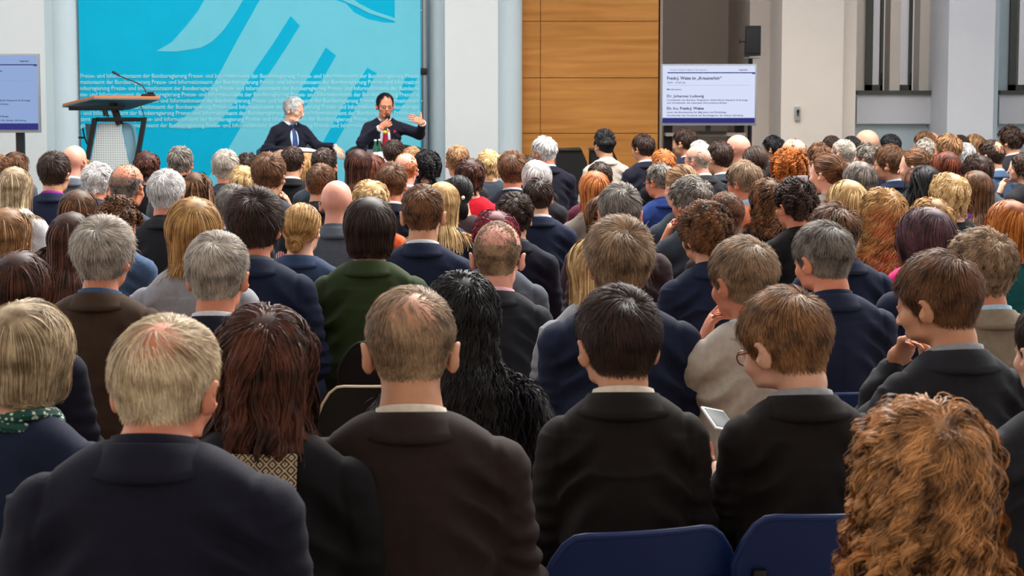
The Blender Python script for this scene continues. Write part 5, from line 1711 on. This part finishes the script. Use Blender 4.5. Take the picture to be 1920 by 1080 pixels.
# hand microphone, papers, pen
M2 = sp2.matrix_basis.copy()
bpy.context.view_layer.update()
def in_person(o, p): return o.matrix_world @ Vector(p)
mp0 = in_person(sp2, (.012, .270, .960)); mp1 = in_person(sp2, (-.012, .215, 1.075))
hm = empty('hand_microphone', mp0)
rel(MB().tube([mp0, mp1], [.013, .016], 12).build('grip', M_BLACK), hm)
dv = (mp1 - mp0).normalized()
rel(MB().tube([mp1 - dv * .004, mp1 + dv * .012, mp1 + dv * .032, mp1 + dv * .045], [.017, .026, .025, .010], 14).build('microphone_head', mat('mic_grille', (30, 30, 34), rough=.4, metal=.5)), hm)
rel(MB().tube([mp0 - dv * .016, mp0 - dv * .002], .018, 12).build('yellow_ring', mat('yellow_tab', (228, 222, 30), rough=.5)), hm)
tag(hm, 'black hand microphone with a yellow ring held by the red tied speaker', 'microphone')
pp = MB()
base = in_person(sp1, (-.03, .300, .800))
q = Matrix.Rotation(R(-148), 3, 'Z') @ Matrix.Rotation(R(-5), 3, 'X')
for k, (w_, h_) in enumerate(((.215, .30), (.21, .297))):
    u = [base + q @ Vector((sx * w_ / 2 + .008 * k, sy * h_ / 2, .004 * k + .012 * (sx > 0))) for sx, sy in ((-1, -1), (1, -1), (1, 1), (-1, 1))]
    pp.prism(u, (0, 0, .002))
tag(pp.build('paper', mat('paper_white', (226, 228, 236), rough=.7), smooth=False), 'white papers resting on the crossed leg of the white haired speaker', 'paper')
pn = in_person(sp1, (.02, .285, .812)); pe = in_person(sp1, (-.03, .345, .775))
pen = MB().tube([pn, pe], .006, 8).build('pen', mat('pen_red', (232, 60, 44), rough=.4))
tag(pen, 'red pen in the hand of the white haired speaker', 'pen')

# armchairs
def armchair(px, Y, rz, label):
    root = empty('armchair', (at(px, 0, Y).x, Y, ZS), R(rz))
    m = mat('black_leather', (24, 24, 28), rough=.42, spec=.4, noise=.1, nscale=20)
    sh = MB(); bm = sh.bm
    prof = [(.30, .10), (.30, .50), (.31, .74), (.345, .78), (.385, .75), (.395, .45), (.38, .10)]
    n = 36; rings = []
    for i in range(n + 1):
        a = R(-30 + 240 * i / n)               # open at the front (+y)
        f = math.sin(a - math.pi / 2 * 0)
        h = 1.0
        k = abs((i / n) - .5) * 2
        rings.append([bm.verts.new((r * math.cos(a + math.pi), r * math.sin(a + math.pi) * .92, .10 + (z - .10) * (1.06 - .10 * k))) for r, z in prof])
    for a, b in zip(rings, rings[1:]):
        for k in range(len(prof)):
            bm.faces.new((a[k], a[(k + 1) % len(prof)], b[(k + 1) % len(prof)], b[k]))
    bm.faces.new(rings[0]); bm.faces.new(rings[-1][::-1])
    sh.build('shell', m, root)
    MB().box((-.28, -.22, .30), (.28, .30, .46), .04, seg=3).build('seat', m, root)
    for sx in (-1, 1):
        for sy in (-.22, .22):
            MB().tube([(sx * .24, sy, 0), (sx * .24, sy, .12)], .018, 10).build('leg', M_STEEL, root)
    tag(root, label, 'armchair')
armchair(553, YS + .12, -148, 'black leather tub armchair under the white haired speaker')
armchair(722, YS + .10, -172, 'black leather tub armchair under the red tied speaker')

# side table with bottles, glass and cups
YT = 16.9
tz = at(705, 304, YT).z
tb = empty('side_table', (at(706, 0, YT).x, YT, ZS))
rel(MB().lathe([(.001, tz - .02), (.24, tz - .02), (.245, tz - .01), (.24, tz), (.001, tz)], (tb.location.x, YT, 0), 32).build('table_top', mat('table_white', (222, 224, 226), rough=.35)), tb)
rel(MB().tube([(tb.location.x, YT, ZS + .02), (tb.location.x, YT, tz - .02)], .025, 14).build('pedestal', M_STEEL), tb)
rel(MB().lathe([(.001, ZS), (.18, ZS), (.17, ZS + .02), (.001, ZS + .025)], (tb.location.x, YT, 0), 28).build('foot_plate', M_STEEL), tb)
tag(tb, 'small round white side table between the two stage speakers', 'table')
M_GG = mat('green_glass', (40, 110, 84), rough=.08, trans=.6, spec=.5)
M_LBL = mat('bottle_label', (218, 222, 226), rough=.6)
def bottle(px, y, label):
    x = at(px, 0, y).x
    r = empty('bottle', (x, y, tz))
    MB().lathe([(.001, 0), (.028, 0), (.030, .01), (.030, .11), (.024, .14), (.012, .165), (.011, .205), (.001, .206)], (0, 0, 0), 18).build('bottle_body', M_GG, r)
    MB().lathe([(.0305, .035), (.0312, .036), (.0312, .095), (.0305, .096)], (0, 0, 0), 18).build('paper_label', M_LBL, r)
    MB().lathe([(.001, .198), (.013, .198), (.013, .213), (.001, .214)], (0, 0, 0), 14).build('cap', mat('cap_white', (226, 228, 230), rough=.4), r)
    tag(r, label, 'bottle')
bottle(702, YT - .06, 'green glass water bottle with white label, on the side table nearest the drinking glass')
bottle(710, YT + .05, 'green glass water bottle with white label, on the side table nearer the red tied speaker')
gl = MB().lathe([(.028, 0), (.032, .12), (.034, .12), (.030, -.004 + .004), (.001, 0)], (at(692, 0, YT - .08).x, YT - .08, tz), 20).build('drinking_glass', mat('clear_glass', (240, 244, 246), rough=.03, trans=.9))
tag(gl, 'clear drinking glass standing beside the green bottles', 'glass')
cup = empty('cup', (at(719, 0, YT - .1).x, YT - .1, tz))
MB().lathe([(.001, 0), (.022, 0), (.034, .05), (.036, .06), (.032, .058), (.02, .01), (.001, .008)], (0, 0, 0), 20).build('cup_bowl', mat('table_white'), cup)
MB().tube([(.030, 0, .050), (.048, 0, .042), (.046, 0, .022), (.028, 0, .018)], .004, 8).build('handle', mat('table_white'), cup)
tag(cup, 'white cup on the side table in front of the red tied speaker', 'cup')

# ------------------------------------------------------------------ dark equipment cases before the wooden wall
YC = 16.2
def case(pts, label):
    P = [at(a, b, YC) for a, b in pts]
    k = empty('equipment_case', ((P[0].x + P[1].x) / 2, YC, 0))
    low = [(P[3].x, YC, 0.0), (P[0].x, YC, 0.0)]
    mm = mat('case_black', (14, 13, 14), rough=.6)
    body = MB().prism([(P[0].x, YC, 0), (P[0].x, YC, P[0].z), (P[1].x, YC, P[1].z), (P[2].x, YC, P[2].z), (P[2].x, YC, 0)], (0, .45, 0)).build('case_body', mm, smooth=False); rel(body, k)
    rel(MB().box((P[0].x - .005, YC - .01, P[0].z - .012), (P[1].x + .005, YC + .46, P[0].z + .004), .004).build('lid_edge', M_BLACK), k)
    rel(MB().box((P[0].x + .06, YC - .02, .62), (P[0].x + .14, YC, .68), .006).build('latch', M_STEEL), k)
    tag(k, label, 'case')
case([(1043, 281), (1090, 279), (1101, 305), (1043, 305)], 'black slant sided case in front of the wooden wall, by the white haired head')
case([(1108, 281), (1148, 279), (1160, 305), (1108, 305)], 'black slant sided case behind the black quiff')

# ------------------------------------------------------------------ chairs of the nearest rows
M_CB = mat('chair_blue', (15, 40, 90), rough=.42, spec=.4)
M_CK = mat('chair_black', (16, 15, 17), rough=.6)
M_RIM = mat('chair_rim_cream', (196, 176, 140), rough=.4)
def chair_mesh_back(w, zt_, z0, bow=.035, r=.07):
    b = MB(); bm = b.bm
    n, m_ = 20, 12
    fr, bk = [], []
    for i in range(n + 1):
        u = -1 + 2 * i / n
        rowf, rowb = [], []
        for j in range(m_ + 1):
            v = j / m_
            # rounded upper corners
            top = zt_ - r * max(0, (abs(u) - .62) / .38) ** 2.2 * 1.3
            zz = z0 + (top - z0) * v
            wd = w * (.90 + .10 * v)
            y = -.185 - .05 * v + bow * (u * u) - bow
            rowf.append(bm.verts.new((u * wd / 2, y, zz))); rowb.append(bm.verts.new((u * wd / 2, y - .012, zz)))
        fr.append(rowf); bk.append(rowb)
    for i in range(n):
        for j in range(m_):
            bm.faces.new((fr[i][j], fr[i + 1][j], fr[i + 1][j + 1], fr[i][j + 1])); bm.faces.new((bk[i][j], bk[i][j + 1], bk[i + 1][j + 1], bk[i + 1][j]))
    for i in range(n):
        bm.faces.new((fr[i][m_], fr[i + 1][m_], bk[i + 1][m_], bk[i][m_])); bm.faces.new((fr[i][0], bk[i][0], bk[i + 1][0], fr[i + 1][0]))
    for j in range(m_):
        bm.faces.new((fr[0][j], fr[0][j + 1], bk[0][j + 1], bk[0][j])); bm.faces.new((fr[n][j], bk[n][j], bk[n][j + 1], fr[n][j + 1]))
    rim = [bk[0][j].co.copy() for j in range(m_ + 1)] + [bk[i][m_].co.copy() for i in range(1, n)] + [bk[n][j].co.copy() for j in range(m_, -1, -1)]
    return b, [c + Vector((0, .006, 0)) for c in rim]
def make_chair(m, rimm=None, zt_=.80, w=.40):
    root = empty('stacking_chair', (0, 0, 0))
    b, rim = chair_mesh_back(w, zt_, .52)
    bo = b.build('backrest', m, root)
    MB().tube(rim, .0075 if rimm is None else .006, 8).build('edge', rimm or m, bo)
    MB().box((-.21, -.19, .425), (.21, .20, .445), .009, seg=3).build('seat', m, root)
    for sx in (-1, 1):
        MB().tube([(sx * .17, -.225, .60), (sx * .185, -.20, .45), (sx * .19, -.18, .42), (sx * .20, -.24, .008)], .010, 10).build('leg', M_BLACK, root)
        MB().tube([(sx * .19, -.18, .415), (sx * .19, .15, .415), (sx * .195, .19, .40), (sx * .20, .21, .008)], .010, 10).build('leg', M_BLACK, root)
        MB().box((sx * .150 - .014, -.262, .60), (sx * .150 + .014, -.215, .70), .006).build('bracket', M_BLACK, root)
    return root
def copy_tree(o, parent=None):
    c = o.copy(); COL.objects.link(c); c.parent = parent
    for ch in list(o.children):
        copy_tree(ch, c)
    return c
chair0 = make_chair(M_CB)
first = True
for p in PEOPLE:
    if p['cx'] not in (1160, 1477, 1764, 1545, 1843, 1895, 1829, 1832, 1857, 1914, 1893, 1888): continue
    c = chair0 if first else copy_tree(chair0); first = False
    po = p['obj']
    c.location = (po.location.x, po.location.y, 0); c.rotation_euler = (0, 0, po.rotation_euler[2])
    if p['cx'] == 1160: c.rotation_euler[2] += R(16); c.location.x += -.045; c.scale = (1.0, 1, 1.01)
    if p['cx'] == 1477: c.scale = (1, 1, 1.04)
    if p['cx'] == 1764: c.location.x += .06
    if p['cx'] == 1545: c.scale = (1, 1, .95)
    if p['w'] < 90: c.scale = (.95, 1, .9)
    sh = p['label'].replace('person with ', '')
    c['label'] = 'navy blue chair under ' + ' '.join(sh.replace(',', '').split()[:11]); c['category'] = 'chair'; c['group'] = 'blue chairs of the audience'
ch = make_chair(M_CK, M_RIM, zt_=.87, w=.36)
ch.location = (at(700, 0, 4.85).x, 5.05, 0)
ch.rotation_euler = (0, 0, R(6)); tag(ch, 'empty black chair with a thin cream rim left of the cropped brown haired suit', 'chair')
ch = make_chair(M_CK, zt_=.88, w=.42)
ch.location = (at(760, 0, 5.6).x, 5.8, 0)
tag(ch, 'black chair with a rounded back behind the one with the cream rim', 'chair')

# ------------------------------------------------------------------ things in hands
for p in PEOPLE:
    if p.get('phone'):
        po = p['obj']
        c = at(1349, 788, p['D'] + .30)
        ph = empty('mobile_phone', c, R(14)); ph.rotation_euler = (R(20), R(14), R(20)); ph.scale = (.85, .85, .85)
        MB().box((-.036, -.062, -.005), (.036, .062, .004), .006, seg=3).build('phone_case', mat('phone_silver', (206, 206, 204), rough=.3), ph)
        MB().box((-.030, -.050, .004), (.030, .050, .0052), .001).build('screen', mat('phone_screen', (46, 56, 62), rough=.45, spec=.1), ph)
        tag(ph, 'silver edged mobile phone held by the person in tortoiseshell glasses', 'phone')
    if p.get('cam'):
        bpy.context.view_layer.update()
        c = p['obj'].matrix_world @ Vector((-.105, .20, 1.15))
        cm_ = empty('camera_in_hand', c, R(40))
        MB().box((-.05, -.012, -.03), (.05, .012, .03), .005).build('camera_body', mat('cam_silver', (150, 152, 156), rough=.3), cm_)
        MB().lathe([(.001, 0), (.018, 0), (.016, .02), (.001, .021)], (0, 0, 0), 16).build('lens', M_BLACK, cm_).rotation_euler = (R(-90), 0, 0)
        tag(cm_, 'small silver camera raised by the person with pinned up brown hair', 'camera')
